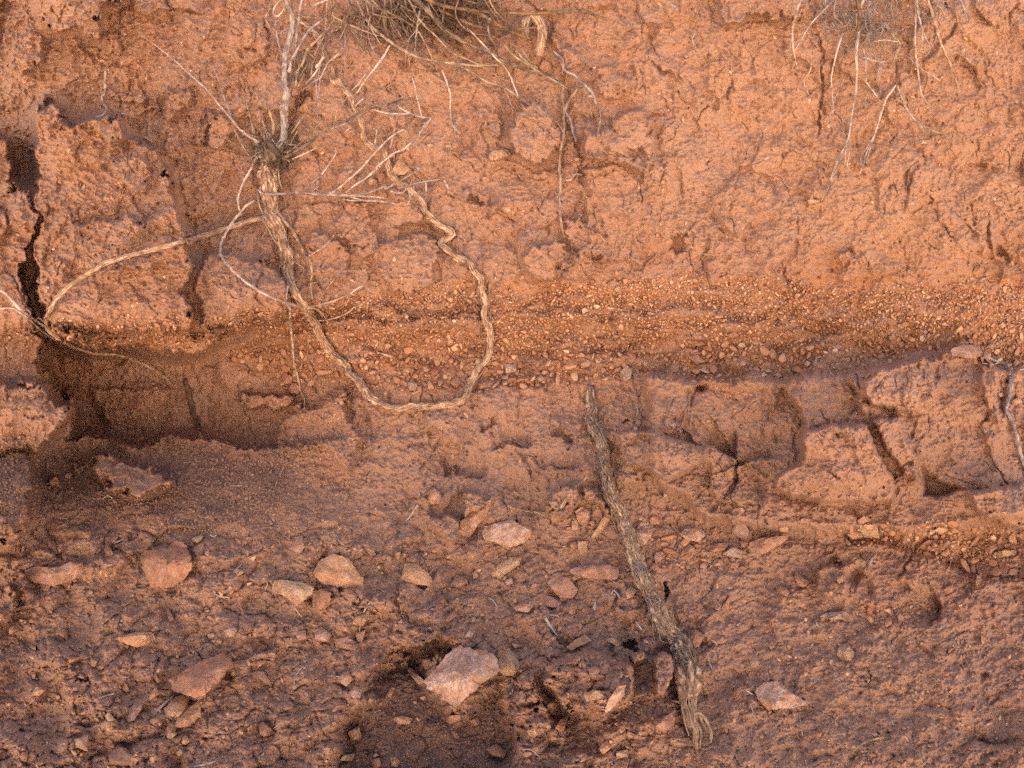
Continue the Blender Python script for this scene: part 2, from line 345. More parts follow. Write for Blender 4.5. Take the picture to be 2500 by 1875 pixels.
scarp('F 600,1480 440,1330 560,1290 680,1290', -12, 60, 6)
block('K 450,500 560,480 780,470 1000,560 1160,600 1240,700 1230,850 1100,890 900,940 740,880 620,830 540,820 480,700 450,600', 22, 8, dome=8, tilt=(.02, .03))
crack('K 740,480 860,540 1010,530', 3.5, 14); crack('K 620,830 740,910 820,1000 880,1130', 5, 20); crack('K 920,940 1100,880 1240,850', 3, 12)
crack('K 880,1130 900,1230 1010,1370 1050,1380', 4, 14); crack('K 1240,950 1220,1080 1180,1160', 3, 10); crack('K 710,1080 720,1250', 3.5, 12)
crack('K 1160,600 1240,620 1382,680', 4, 16); crack('K 250,480 330,480 450,470', 5, 20); bump(1400 + 975 / 3.949, 930 + 365 / 3.949, 12, 6, 0, -20)
bump(1400 + 540 / 3.949, 930 + 368 / 3.949, 4, 4, 0, -16); crack('K 400,150 410,300', 4, 10); crack('K 740,230 760,330 860,400', 6, 16)
crack('K 0,560 120,690 210,700', 3, 12); crack('K 150,1200 220,1090', 4, 22); crack('K 300,480 290,1000 340,1300', 26, 26)
block('K 70,1020 200,1010 250,1080 320,1180 300,1260 180,1200 80,1150', 10, 8, dome=5)
RG = 2.4
# centre low: faces between the two roots
crack('E 190,930 200,1100', 2.5, 10); crack('E 690,1160 600,1270 560,1310', 5, 20); crack('E 680,1010 700,1050', 6, 26)
scarp('E 640,1330 700,1370 850,1370 940,1390', -12, 60, 4); crack('E 900,870 990,860 1100,900', 2.5, 8)
scarp('E 850,1060 900,1110 980,1100 1040,1050', -9, 30, 3); scarp('E 970,1240 1110,1235 1190,1240 1200,1120', -12, 30, 3)
scarp('E 1340,1140 1440,1170 1490,1170 1500,1100', -16, 50, 4); crack('E 1480,1170 1480,1240', 6, 22)
crack('E 1350,900 1480,920 1500,1050', 3, 10); crack('E 1300,1050 1360,1150', 3, 9)
scarp('E 1560,1340 1480,1380 1330,1340 1200,1400', 14, 50, 5); scarp('E 640,1560 560,1560 480,1580 400,1620', 10, 40, 6)
block('E 1290,1540 1400,1490 1500,1490 1530,1560 1470,1640 1330,1640', 30, 8, dome=16)
block('E 760,1520 840,1500 960,1560 940,1600 880,1640 780,1659', 14, 7, dome=6); block('E 570,1545 610,1490 650,1530 640,1580', 12, 4, dome=5)
bump(2230, 1010, 300, 150, -8, 34, 3); bump(2060, 1150, 170, 70, 4, 30, 3); bump(1660, 1060, 150, 110, 25, 22, 3); bump(1240, 1060, 180, 90, 5, 18, 3); bump(2420, 1210, 110, 70, 20, 36, 3)
bump(2010, 1215, 130, 26, 6, -34, 3); bump(1730, 1170, 110, 30, 20, -16, 3)
# small gravel pocket lower right and shelves there
block('I 1050,150 1200,130 1400,140 1600,120 1900,140 2300,230 2300,480 2000,470 1800,430 1650,340 1400,270 1200,240 1060,250', -24, 14)
block('I 900,400 960,370 1060,400 1100,500 1080,590 1000,610 920,560 890,480', 14, 9, dome=6); bump(1650 + 1140 / 2.592, 1235 + 440 / 2.592, 17, 15, 0, -38)
crack('I 1200,460 1230,600', 8, 18); crack('I 1260,320 1210,400', 7, 20); crack('I 1560,420 1640,560 1680,640 1670,720 1600,770', 6, 24)
scarp('I 1590,780 1670,720 1690,640 1640,520', -14, 60, 5); crack('I 480,580 600,530 780,520 880,480', 6, 10)
block('I 1100,600 1500,590 1620,680 1560,760 1250,800 1150,740', -8, 16); crack('I 1790,900 1850,1030 1940,1060 2000,1080', 7, 18)
crack('I 1230,1030 1240,1300', 4, 12); crack('I 720,1160 850,1260 960,1310 1070,1410', 2.5, 9); crack('I 1600,1180 1500,1310 1380,1400 1080,1410', 12, 10)
crack('I 1720,1160 1740,1300 1750,1400', 8, 10); scarp('I 1820,1570 1900,1500 2203,1520', -14, 60, 8); crack('I 1900,1060 2000,800 2000,620', 8, 9)
RG = 2.2
# bottom pit with loose dark soil, blocks beside it
pit = 'H 190,1020 330,960 450,870 560,850 780,860 720,940 560,1000 640,1150 760,1290 900,1170 1030,1090 1120,1240 1130,1360 1200,1460 1130,1600 1050,1800 -60,1800 0,1400 170,1200'
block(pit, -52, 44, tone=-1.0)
block('H 430,860 560,835 780,860 700,950 480,1030 400,1060 340,1060', -22, 14, tone=-.3)
scarp('H 780,850 640,830 560,840 450,860 200,1010 180,1120', -18, 50, 4)
crack('H 330,1075 430,1045', 4, 26); crack('H 210,1000 180,1140', 3, 22)
crack('H 780,850 880,820', 3, 14); crack('H 200,60 180,30 280,70', 3, 16); crack('H 1100,260 1050,310 980,400', 3, 14)
block('H 1290,1080 1370,1040 1500,940 1640,960 1820,1000 1870,1100 1830,1240 1700,1345 1600,1330 1540,1290 1440,1245 1340,1130', 50, 8, dome=10, tilt=(0, .05))
block('H 1240,1080 1290,1100 1440,1260 1540,1320 1420,1320 1300,1220', -36, 12)
block('H 1750,890 1830,900 1860,1020 1830,1060', 10, 7); block('H 1790,870 1860,840 1900,870 1880,920 1820,930', -44, 8); block('H 1840,940 1910,910 1950,970 1910,1010 1860,990', 20, 6, dome=5)
block('L 310,750 420,680 500,700 525,800 480,960 440,1050 370,1040 350,860', 22, 7, dome=8)
block('L 350,1270 480,1190 510,1260 440,1330 360,1340', 24, 6, dome=8)
crack('L 500,620 520,800 530,1000 560,1200 620,1400', 16, 30)
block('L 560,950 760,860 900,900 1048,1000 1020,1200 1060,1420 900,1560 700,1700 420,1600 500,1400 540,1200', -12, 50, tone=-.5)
crack('L 20,1290 90,1420 180,1530 250,1640', 3.5, 14); block('L 410,80 450,80 440,200 420,240', -40, 4); crack('L 0,0 60,20', 3, 10)
block('H 1150,1130 1250,1040 1260,1180 1290,1290 1190,1240', 10, 8); block('H 1140,1300 1300,1270 1420,1340 1500,1400 1400,1500 1240,1480 1140,1380', 10, 12, dome=6)
block('H 1100,1200 1170,1170 1190,1230 1140,1260', 8, 5, dome=4)
block('G 0,530 80,520 115,570 110,660 60,720 -40,730', 20, 8, dome=8); block('G 60,430 130,425 175,460 170,540 120,550 130,480 80,460', 12, 6, dome=5)
block('H 590,90 680,30 770,90 790,230 680,225 600,170', 26, 7, dome=8); block('H 190,600 380,580 395,690 300,700 200,660', 8, 8, dome=5)
block('H 410,780 500,750 620,780 760,820 600,850 420,830', 8, 7, dome=4); block('H 350,280 430,260 470,330 380,350', 8, 6, dome=4)

# the cemented lip of the gravel and the softer layer eaten out beneath it
lipm = sst(780, 900, X) * sst(2500, 2100, X) * sst(-.35, .25, fbm(X / 130, Y / 60, 3, 191)); yl = Y - 30 * perlin(X / 190, X * 0, 190) + .02 * (X - 1500) * (X > 1500)
H += lipm * (26 * np.exp(-((yl - 778) / 34) ** 2) - 30 * np.exp(-((yl - 858) / 34) ** 2))
# ---- gravel zones
def zone(s, soft):
    m = np.zeros(X.shape, np.float32); sl, sd = area(s, soft, 20); m[sl] = sst(-soft, soft, sd + 10 * perlin(X[sl] / 30, Y[sl] / 30, 66)); return m
GR = zone('S 120,800 250,785 400,785 470,800 560,770 700,745 820,735 900,700 1000,712 1180,700 1300,705 1400,695 1520,690 1700,680 1900,690 2000,715 2200,700 2400,700 2900,700 2900,880 2450,900 2400,860 2300,835 2150,885 2009,905 1900,925 1850,915 1720,935 1650,900 1560,925 1450,935 1330,940 1200,945 1150,950 1000,955 880,955 760,945 700,935 560,890 560,870 640,800 500,845 300,865 100,840 -300,850', 14)
GR = np.maximum(GR, .8 * zone('I 1050,150 1200,130 1400,140 1600,120 1900,140 2300,230 2300,480 2000,470 1800,430 1650,340 1400,270 1200,240 1060,250', 10))
GR = np.maximum(GR, .75 * zone('H 1950,230 2203,200 2400,200 2550,260 2450,380 2203,400 2000,380', 12))
GR = np.maximum(GR, .45 * zone('S 560,1000 760,930 880,1000 830,1100 700,1110 560,1070', 30))
GR = np.maximum(GR, .5 * zone('S 190,960 440,960 430,1080 300,1085 200,1030', 26))
GR = np.maximum(GR, .7 * zone('I 1150,640 1500,600 1620,680 1540,760 1250,790', 14))
GR = np.maximum(GR, .3 * zone('S -300,880 90,840 100,930 60,1010 -300,990', 20)); GR = np.maximum(GR, .3 * zone('S -300,1040 90,1050 60,1110 -300,1130', 20))
GR *= np.clip(.85 + .95 * fbm(X / 100, Y / 30, 3, 90), .1, 1.1)
GR = np.clip(GR, 0, 1).astype(np.float32)
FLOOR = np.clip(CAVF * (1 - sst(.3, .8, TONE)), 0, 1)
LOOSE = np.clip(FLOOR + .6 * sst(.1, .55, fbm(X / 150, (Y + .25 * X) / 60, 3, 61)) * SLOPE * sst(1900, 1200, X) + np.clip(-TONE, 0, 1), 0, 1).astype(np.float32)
CLAY = np.clip((1 - GR) * (1 - LOOSE), 0, 1)

# ---- clod structure and roughness
xw = X + 30 * perlin(X / 110, Y / 110, 20) + 9 * perlin(X / 25, Y / 25, 21); yw = Y + 30 * perlin(X / 110, Y / 110, 22) + 9 * perlin(X / 25, Y / 25, 23)
wall = (1 - SLOPE) * CLAY
def clods(size, asp, amp, tiltamp, crk, s, mask, cw=.07):
    f1, f2, k, dx, dy = voro(xw / size, yw / (size * asp), s)
    e = f2 - f1; m = mask * sst(0.0, .45, fbm(X / 170, Y / 170, 2, s + 40) + .35)
    H[:] += m * (amp * (_R[2][k] - .5) * sst(0, .12, e) + tiltamp * ((_R[3][k] - .5) * dx + (_R[1][k] - .35) * dy) * sst(0, .12, e) + amp * .55 * np.sqrt(np.clip(1 - (f1 / .8) ** 2, 0, 1)))
    H[:] -= crk * m * np.exp(-(e / cw) ** 2) * np.clip(.25 + 1.3 * perlin(X / 45, Y / 45, s + 50), 0, 1)
clods(105, 1.25, 24, 60, 11, 31, wall, .035)
clods(46, 1.2, 9, 20, 9, 32, wall * (1 - .5 * sst(1700, 2200, X)), .05)
clods(21, .9, 4.5, 9, 5, 33, wall * sst(-.2, .3, perlin(X / 90, Y / 90, 34)), .08)
# top-left face is flaky and rough
rough = (sst(900, 500, X) * sst(760, 600, Y) + .5 * sst(.0, .5, fbm(X / 200, Y / 200, 2, 35))) * CLAY
H += rough * 6 * ridged(X / 34, Y / 20, 3, 36, .55)
# general roughness
H += (14 * fbm(X / 95, Y / 95, 3, 40) + 6.5 * fbm(X / 26, Y / 24, 3, 43, .6) + 1.6 * fbm(X / 7.5, Y / 7, 2, 46, .6)) * (.55 + .45 * CLAY)
cr = np.abs(perlin(xw / 60, yw / 75, 51)) ; H -= wall * 9 * np.exp(-(cr / .03) ** 2) * np.clip(perlin(X / 70, Y / 70, 52) * 2, 0, 1)
cr = np.abs(perlin(xw / 30, yw / 42, 53)) ; H -= wall * 5 * np.exp(-(cr / .045) ** 2) * np.clip(perlin(X / 50, Y / 50, 54) * 2, 0, 1)
f1, f2, k, dx, dy = voro(xw / 13, yw / 11, 59)
H += CLAY * (1 - .6 * SLOPE) * (4.2 * _R[2][k] * sst(.7, .15, f1)) * sst(-.35, .35, fbm(X / 90, Y / 90, 2, 60) + .25 * rough)
H += (1 - .5 * SLOPE) * (1.6 * fbm(X / 6.5, Y / 6, 2, 64, .7) + 2.4 * ridged(X / 15, Y / 12, 2, 67, .6))
# pinholes and root pits
f1, f2, k, dx, dy = voro(X / 17, Y / 17, 56)
H -= wall * (_R[2][k] > .86) * (4 + 9 * _R[3][k]) * np.exp(-(f1 / (.10 + .08 * _R[1][k])) ** 2)
f1, f2, k, dx, dy = voro(X / 30, Y / 62, 57)
H -= wall * (_R[2][k] > .75) * (5 + 6 * _R[3][k]) * np.exp(-((dx + .4 * (_R[0][k] - .5) * dy) / .09) ** 2 - (dy / .3) ** 2) * sst(.0, .4, fbm(X / 120, Y / 120, 2, 58) + .15)
# lumpy talus, combed diagonally
ca, sa = math.cos(radians(-17)), math.sin(radians(-17))
U = X * ca + Y * sa; V = -X * sa + Y * ca
Uw = U + 16 * perlin(X / 50, Y / 50, 70); Vw = V + 12 * perlin(X / 50, Y / 50, 71)
lum = sst(1900, 1450, X) * .6 + .4
def lumps(sx, sy, amp, s_, m, crv=.0):
    f1, f2, k, dx, dy = voro(Uw / sx, Vw / sy, s_)
    H[:] += m * (amp * (.4 + .9 * _R[2][k]) * np.sqrt(np.clip(1 - (f1 / .85) ** 2, 0, 1)) + amp * .5 * (_R[3][k] - .5) - crv * np.exp(-((f2 - f1) / .1) ** 2))
ms = SLOPE * (1 - .45 * LOOSE) * lum
H += ms * (10 * fbm(Uw / 90, Vw / 60, 3, 72, .55) + 3 * np.abs(perlin(Uw / 48, Vw / 24, 76)))
lumps(85, 52, 27, 82, ms * sst(-.2, .3, perlin(X / 140, Y / 140, 84)), 4)
lumps(52, 36, 19, 73, ms * sst(-.3, .3, perlin(X / 80, Y / 80, 74) + .1), 4)
lumps(27, 18, 6.5, 78, ms, 2.5)
lumps(12, 9, 2.6, 79, SLOPE, 1)
H += SLOPE * .8 * fbm(X / 6, Y / 5, 2, 81, .6)
# grain of gravel and loose soil
f1, f2, k, dx, dy = voro(xw / 8.5, yw / 7.5, 80); big = _R[2][k]
H += (GR * (4.0 + 8 * big ** 2) + LOOSE * (1.8 + 3 * big ** 3)) * sst(.72, .15, f1)
H += GR * 9 * fbm(X / 45, Y / 22, 3, 83)
for r_, lim_ in ((16, 26), (7, 17)):
    c_ = H
    for ax in (0, 1):
        cc = np.cumsum(np.pad(c_, [(r_ + 1, r_) if ax == k else (0, 0) for k in (0, 1)], mode='edge'), axis=ax, dtype=np.float64)
        c_ = ((cc[2 * r_ + 1:] - cc[:-2 * r_ - 1]) if ax == 0 else (cc[:, 2 * r_ + 1:] - cc[:, :-2 * r_ - 1])) / (2 * r_ + 1)
    lim_ = lim_ * (1 + 1.3 * sst(1450, 1600, X) * sst(880, 950, Y)); D_ = c_ - H; core_ = (X > -60) & (X < 2560) & (Y > -60) & (Y < 1935)
    H = np.where(core_ & (D_ > lim_), c_ - (lim_ + (D_ - lim_) * .42) + 3.5 * sst(0, 20, D_ - lim_) * fbm(X / 9, Y / 8, 3, 201 + r_, .65), H).astype(np.float32)
Hs = H.astype(np.float32)
print('terrain', X.shape, round(time.time() - T0, 1))

def hat(px, py, A=None):
    """bilinear sample of the bank's height"""
    A = Hs if A is None else A
    px = np.asarray(px, dtype=float); py = np.asarray(py, dtype=float)
    j = np.clip(np.searchsorted(xs, px) - 1, 0, len(xs) - 2); i = np.clip(np.searchsorted(ys, py) - 1, 0, len(ys) - 2)
    a = np.clip((px - xs[j]) / (xs[j + 1] - xs[j]), 0, 1); b = np.clip((py - ys[i]) / (ys[i + 1] - ys[i]), 0, 1)
    return (A[i, j] * (1 - a) + A[i, j + 1] * a) * (1 - b) + (A[i + 1, j] * (1 - a) + A[i + 1, j + 1] * a) * b
def boxblur(A, r):
    for ax in (0, 1):
        c = np.cumsum(np.pad(A, [(r + 1, r) if ax == k else (0, 0) for k in (0, 1)], mode='edge'), axis=ax, dtype=np.float64)
        A = ((c[2 * r + 1:] - c[:-2 * r - 1]) if ax == 0 else (c[:, 2 * r + 1:] - c[:, :-2 * r - 1])) / (2 * r + 1)
    return A
HB = boxblur(boxblur(H, 8), 8)          # smoothed form that roots follow
# ------------------------------------------------------------------ materials
def new_mat(name, rough=.9):
    m = bpy.data.materials.new(name); m.use_nodes = True; nt = m.node_tree; b = nt.nodes['Principled BSDF']
    b.inputs['Roughness'].default_value = rough
    b.inputs['Specular IOR Level'].default_value = .15
    return m, nt, b
def N(nt, t, **kw):
    n = nt.nodes.new(t)
    for k, v in kw.items():
        if k.startswith('_'): setattr(n, k[1:], v)
        else: n.inputs[k].default_value = v
    return n
def noise(nt, vec, scale, detail=4, rough=.55, dist=0):
    n = N(nt, 'ShaderNodeTexNoise', Scale=scale, Detail=detail, Roughness=rough, Distortion=dist); nt.links.new(vec, n.inputs['Vector']); return n.outputs['Fac']
def ramp(nt, fac, stops):
    n = nt.nodes.new('ShaderNodeValToRGB'); nt.links.new(fac, n.inputs[0]); e = n.color_ramp.elements
    while len(e) < len(stops): e.new(.5)
    for k, (p, c) in enumerate(stops): e[k].position = p; e[k].color = c if len(c) == 4 else (*c, 1)
    return n.outputs[0]
def mixc(nt, f, a, b, mode='MIX'):
    n = nt.nodes.new('ShaderNodeMix'); n.data_type = 'RGBA'; n.blend_type = mode
    for s, v in ((n.inputs['Factor'], f), (n.inputs['A'], a), (n.inputs['B'], b)):
        if hasattr(v, 'links'): nt.links.new(v, s)
        else: s.default_value = v if not isinstance(v, tuple) else (*v, 1)
    return n.outputs['Result']
def math_(nt, op, a, b=0.):
    n = nt.nodes.new('ShaderNodeMath'); n.operation = op
    for s, v in ((n.inputs[0], a), (n.inputs[1], b)):
        if hasattr(v, 'links'): nt.links.new(v, s)
        else: s.default_value = v
    return n.outputs[0]
def bumpn(nt, b, h, strength, dist):
    n = N(nt, 'ShaderNodeBump', Strength=strength, Distance=dist); nt.links.new(h, n.inputs['Height']); nt.links.new(n.outputs[0], b.inputs['Normal'])
def attr(nt, name):
    n = nt.nodes.new('ShaderNodeAttribute'); n.attribute_name = name; return n.outputs['Fac']
def white_to(c0, c1): return [(0, c0), (1, c1)]

def earth_material():
    m, nt, b = new_mat('red_earth', .95); tc = nt.nodes.new('ShaderNodeTexCoord').outputs['Object']
    n1 = noise(nt, tc, 4.2, 4, .55, .4); n2 = noise(nt, tc, 17, 5, .6); n3 = noise(nt, tc, 95, 5, .65); n4 = noise(nt, tc, 420, 3, .7)
    clay = ramp(nt, n1, [(.3, (0.315, 0.175, 0.118)), (.5, (0.37, 0.213, 0.147)), (.7, (0.40, 0.252, 0.185))])
    clay = mixc(nt, ramp(nt, n2, [(.38, (0, 0, 0)), (.66, (.7, .7, .7))]), clay, (0.371, 0.224, 0.167))
    clay = mixc(nt, ramp(nt, n3, [(.28, (.55, .55, .55)), (.45, (0, 0, 0))]), clay, (0.231, 0.108, 0.068))
    # pale specks of grit
    clay = mixc(nt, ramp(nt, n4, [(.66, (0, 0, 0)), (.74, (.6, .6, .6))]), clay, (0.476, 0.336, 0.252))
    grav = mixc(nt, n3, (0.20, 0.092, 0.05), (0.31, 0.155, 0.088))
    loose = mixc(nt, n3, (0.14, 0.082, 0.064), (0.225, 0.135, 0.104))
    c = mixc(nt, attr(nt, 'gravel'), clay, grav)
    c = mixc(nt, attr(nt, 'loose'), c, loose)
    c = mixc(nt, attr(nt, 'crust'), c, (0.145, 0.096, 0.080))
    c = mixc(nt, attr(nt, 'warm'), c, (0.392, 0.192, 0.090))
    c = mixc(nt, attr(nt, 'pale_mix'), c, (.40, .245, .17))
    c = mixc(nt, attr(nt, 'slope'), c, (0.325, 0.198, 0.146))
    nt.links.new(c, b.inputs['Base Color'])
    hh = math_(nt, 'ADD', noise(nt, tc, 260, 6, .65), math_(nt, 'MULTIPLY', noise(nt, tc, 900, 3, .7), .35))
    bumpn(nt, b, hh, .75, .0022)
    return m
M_EARTH = earth_material()
def ground_material():
    m, nt, b = new_mat('sunlit_red_ground', .95); tc = nt.nodes.new('ShaderNodeTexCoord').outputs['Object']
    c = ramp(nt, noise(nt, tc, 3, 6, .6), [(.3, (.50, .37, .265)), (.7, (.62, .475, .35))]); nt.links.new(c, b.inputs['Base Color'])
    bumpn(nt, b, noise(nt, tc, 30, 6, .6), .6, .02); return m

# ------------------------------------------------------------------ bank mesh
ny, nx = X.shape
Vt = W(X, Y, H).reshape(-1, 3)
I = np.arange(ny * nx, dtype=np.int32).reshape(ny, nx)
Fq = np.stack([I[:-1, :-1], I[1:, :-1], I[1:, 1:], I[:-1, 1:]], -1).reshape(-1, 4)
crust = np.clip(SLOPE * sst(.02, .5, fbm(Uw / 60, Vw / 13, 4, 110, .6)) * (.25 + .75 * sst(-.25, .35, fbm(X / 220, Y / 160, 2, 115))) * .4, 0, 1)
warm = np.clip(.75 * sst(-.1, .5, fbm(X / 90, Y / 30, 3, 120)) * sst(36, 6, np.abs(Y - 712 + .01 * X)) * sst(900, 1150, X) + .3 * sst(1500, 2000, X) * sst(900, 600, Y) * sst(100, 320, Y) + .25 * sst(.1, .5, fbm(X / 130, Y / 110, 3, 125)), 0, 1) * (1 - SLOPE) * (1 - LOOSE)
slopec = np.clip(1.0 * sst(900, 1180, Y) * (1 - .5 * sst(1700, 2300, X)) + .35 * sst(.5, 1.0, SLOPE), 0, 1) * (1 - np.clip(TONE, 0, 1)) * (1 - LOOSE)
me = mesh_from('earth_bank', Vt, Fq, None, M_EARTH, True, dict(gravel=GR, loose=LOOSE, crust=crust, warm=warm, slope=slopec, pale_mix=np.clip(TONE, 0, 1) * .6 + .35 * sst(1300, 1900, X) * sst(760, 500, Y) + .25 * sst(0, .6, fbm(X / 150, Y / 130, 3, 180)) * (1 - SLOPE)))  # last attribute: paler on chosen blocks, the upper right wall and random patches
tag(link(bpy.data.objects.new('earth_bank', me)), kind='structure')
# ---- flat ground in front (sunlit beyond the bank's shade) and the land on top of the bank
MG = ground_material()
zt = CZ + (937.5 + 1900) / F * DIST
def sheet(name, x0, x1, y0, y1, z, n, amp, mat):
    gx, gy = np.meshgrid(np.linspace(x0, x1, n), np.linspace(y0, y1, n))
    gz = z + amp * fbm(gx * .8, gy * .8, 3, 130)
    I = np.arange(n * n, dtype=np.int32).reshape(n, n)
    me = mesh_from(name, np.stack([gx, gy, gz], -1).reshape(-1, 3), np.stack([I[:-1, :-1], I[:-1, 1:], I[1:, 1:], I[1:, :-1]], -1).reshape(-1, 4), None, mat)
    return tag(link(bpy.data.objects.new(name, me)), kind='structure')
sheet('ground', -40, 40, -60, -.3, .005, 160, .012, MG)
zr = float(Vt.reshape(ny, nx, 3)[0, :, 2].mean())
sheet('bank_top', -6, 6, .0, 8, zr, 60, .0, M_EARTH)


# added slope, unseen behind the viewer, shaped to bounce sunlight onto the bank
gx, gy = np.meshgrid(np.linspace(-25, 25, 140), np.linspace(-14, -3.6, 90)); t_ = (-3.6 - gy)
gz = .02 + np.minimum(t_ * .5, 1.4 + .12 * t_) * sst(0, 1.2, t_ + .2) + .16 * fbm(gx * .5, gy * .7, 4, 133) * sst(0, 1, t_)
I2 = np.arange(140 * 90, dtype=np.int32).reshape(90, 140)
me = mesh_from('bounce_slope', np.stack([gx, gy, gz], -1).reshape(-1, 3), np.stack([I2[:-1, :-1], I2[:-1, 1:], I2[1:, 1:], I2[1:, :-1]], -1).reshape(-1, 4), None, MG)
tag(link(bpy.data.objects.new('bounce_slope', me)), kind='structure')
# ------------------------------------------------------------------ stones
def stone_material(name, c0, c1, c2, crusty=.35, attrname=None):
    m, nt, b = new_mat(name, .85); tc = nt.nodes.new('ShaderNodeTexCoord').outputs['Object']
    oi = nt.nodes.new('ShaderNodeObjectInfo'); v = nt.nodes.new('ShaderNodeVectorMath'); v.operation = 'ADD'
    geo = nt.nodes.new('ShaderNodeNewGeometry').outputs['Position']
    a = noise(nt, geo, 55, 6, .65, .6); d = noise(nt, geo, 170, 4, .65)
    c = ramp(nt, a, [(.32, c0), (.5, c1), (.68, c2)])
    c = mixc(nt, ramp(nt, d, [(.36, (.6, .6, .6)), (.52, (0, 0, 0))]), c, (.36, .155, .09))
    c = mixc(nt, ramp(nt, noise(nt, geo, 60, 4, .6), [(.44, (0, 0, 0)), (.58, (min(1, crusty * 2.0),) * 3)]), c, (.33, .185, .12))
    nt.links.new(c, b.inputs['Base Color'])
    bumpn(nt, b, math_(nt, 'ADD', a, math_(nt, 'MULTIPLY', d, .8)), 1.0, .006)
    return m
SM = dict(
    pale=stone_material('pale_pinkish_stone', (0.486, 0.319, 0.253), (0.562, 0.401, 0.329), (0.621, 0.475, 0.402)),
    tan=stone_material('tan_stone', (0.481, 0.306, 0.196), (0.556, 0.396, 0.265), (0.522, 0.361, 0.259)),
    pink=stone_material('pink_brown_stone', (0.395, 0.226, 0.175), (0.465, 0.283, 0.225), (0.524, 0.356, 0.290), .5),
    red=stone_material('rusty_red_stone', (0.305, 0.151, 0.115), (0.423, 0.218, 0.145), (0.485, 0.317, 0.237), .4),
    orange=stone_material('orange_stone', (0.457, 0.253, 0.150), (0.530, 0.326, 0.202), (0.574, 0.399, 0.282), .3),
    grey=stone_material('grey_pink_stone', (0.302, 0.229, 0.199), (0.410, 0.315, 0.278), (0.478, 0.361, 0.303), .4),
    clay=stone_material('clay_lump', (0.359, 0.206, 0.147), (0.411, 0.244, 0.178), (0.449, 0.280, 0.207), .6),
    dark=stone_material('dark_purple_stone', (0.175, 0.116, 0.102), (0.237, 0.164, 0.142), (0.288, 0.193, 0.164), .3))

def make_stone(name, P, colour, out, sub=1, seed=0, facets=9):
    """an angular stone half sunk in the bank: the outline, its own thickness, broken facets"""
    r_ = np.random.RandomState(seed); c = P.mean(0)
    # centroid by area
    x, y = P[:, 0], P[:, 1]; xn, yn = np.roll(x, -1), np.roll(y, -1); cr_ = x * yn - xn * y
    if abs(cr_.sum()) > 1: c = np.array([((x + xn) * cr_).sum(), ((y + yn) * cr_).sum()]) / (3 * cr_.sum())
    size = math.sqrt(abs(cr_.sum()) / 2 / math.pi)
    nt_ = 64 if size > 11 else 30; nr = 20 if size > 11 else 10
    th = np.linspace(0, 2 * math.pi, nt_, endpoint=False)
    R = np.zeros(nt_)
    for i, t in enumerate(th):
        d = np.array([math.cos(t), math.sin(t)]); best = 0
        for k in range(len(P)):
            a = P[k] - c; b = P[(k + 1) % len(P)] - c; e = b - a; den = d[0] * e[1] - d[1] * e[0]
            if abs(den) < 1e-9: continue
            s = (a[0] * e[1] - a[1] * e[0]) / den; u = (a[0] * d[1] - a[1] * d[0]) / den
            if s > 0 and -1e-6 <= u <= 1 + 1e-6: best = max(best, s)
        R[i] = best if best > 0 else size
    R *= 1.1 + .03 * r_.randn(nt_)
    ph = np.linspace(0, math.pi, nr + 2)[1:-1]          # front pole to back pole
    TH, PH = np.meshgrid(th, ph); RR = np.broadcast_to(R, TH.shape)
    sx = np.sin(PH) ** .55; fz = np.sign(np.cos(PH)) * np.abs(np.cos(PH)) ** .8
    px = np.cos(TH) * RR * sx; py = np.sin(TH) * RR * sx; pz = out * fz
    pts = np.stack([px, py, pz], -1).reshape(-1, 3); pts = np.vstack([[0, 0, out], pts, [0, 0, -out]])
    # facets: clip by random planes on the front
    for k in range(facets):
        n = np.array([r_.uniform(-1, 1), r_.uniform(-1, 1), r_.uniform(.45, 1.2)]); n /= np.linalg.norm(n)
        fr_ = pts[:, 2] > -out * .2; sup = (pts[fr_] @ n).max(); lim = sup * r_.uniform(.60, .92); over = np.where(fr_, np.maximum(pts @ n - lim, 0), 0)
        pts[:, 2] = np.maximum(pts[:, 2] - over / n[2], np.minimum(pts[:, 2], -.1 * out))
    q = pts / max(size, 1)
    nz = perlin(q[:, 0] * 2.3 + seed, q[:, 1] * 2.3, 140) * .07 + perlin(q[:, 0] * 6 + seed, q[:, 1] * 6 + q[:, 2] * 4, 141) * .05
    pts[:, 2] += nz * size * .9; pts[:, 0] += nz * size * .25
    # lay it on the bank's local slope
    g = 6.0
    gy = (hat(c[0], c[1] + size + g, HB) - hat(c[0], c[1] - size - g, HB)) / (2 * size + 2 * g)
    gx = (hat(c[0] + size + g, c[1], HB) - hat(c[0] - size - g, c[1], HB)) / (2 * size + 2 * g)
    h0 = .5 * float(hat(c[0], c[1], HB)) + .5 * float(hat(c[0] + .5 * np.array([-size, size, 0, 0, 0]), c[1] + .5 * np.array([0, 0, -size, size, 0])).max()) + .5 * out
    hh = h0 + pts[:, 2] + gx * pts[:, 0] + np.clip(gy, -1, 1.1) * pts[:, 1]
    Wd = W(c[0] + pts[:, 0], c[1] + pts[:, 1], hh)
    q4 = []; t3 = []; rows = len(ph)
    for i in range(rows - 1):
        for j in range(nt_):
            a = 1 + i * nt_ + j; b = 1 + i * nt_ + (j + 1) % nt_; q4.append((a, a + nt_, b + nt_, b))
    for j in range(nt_):
        b = (j + 1) % nt_; t3.append((0, 1 + j, 1 + b)); l = 1 + (rows - 1) * nt_; t3.append((len(pts) - 1, l + b, l + j))
    org = Wd.mean(0); me = mesh_from(name, Wd - org, q4, t3, SM[colour], True); me.set_sharp_from_angle(angle=radians(32))
    o = link(bpy.data.objects.new(name, me)); o.location = org
    return o, c, size
def near(c, size):
    return c[0], c[1]
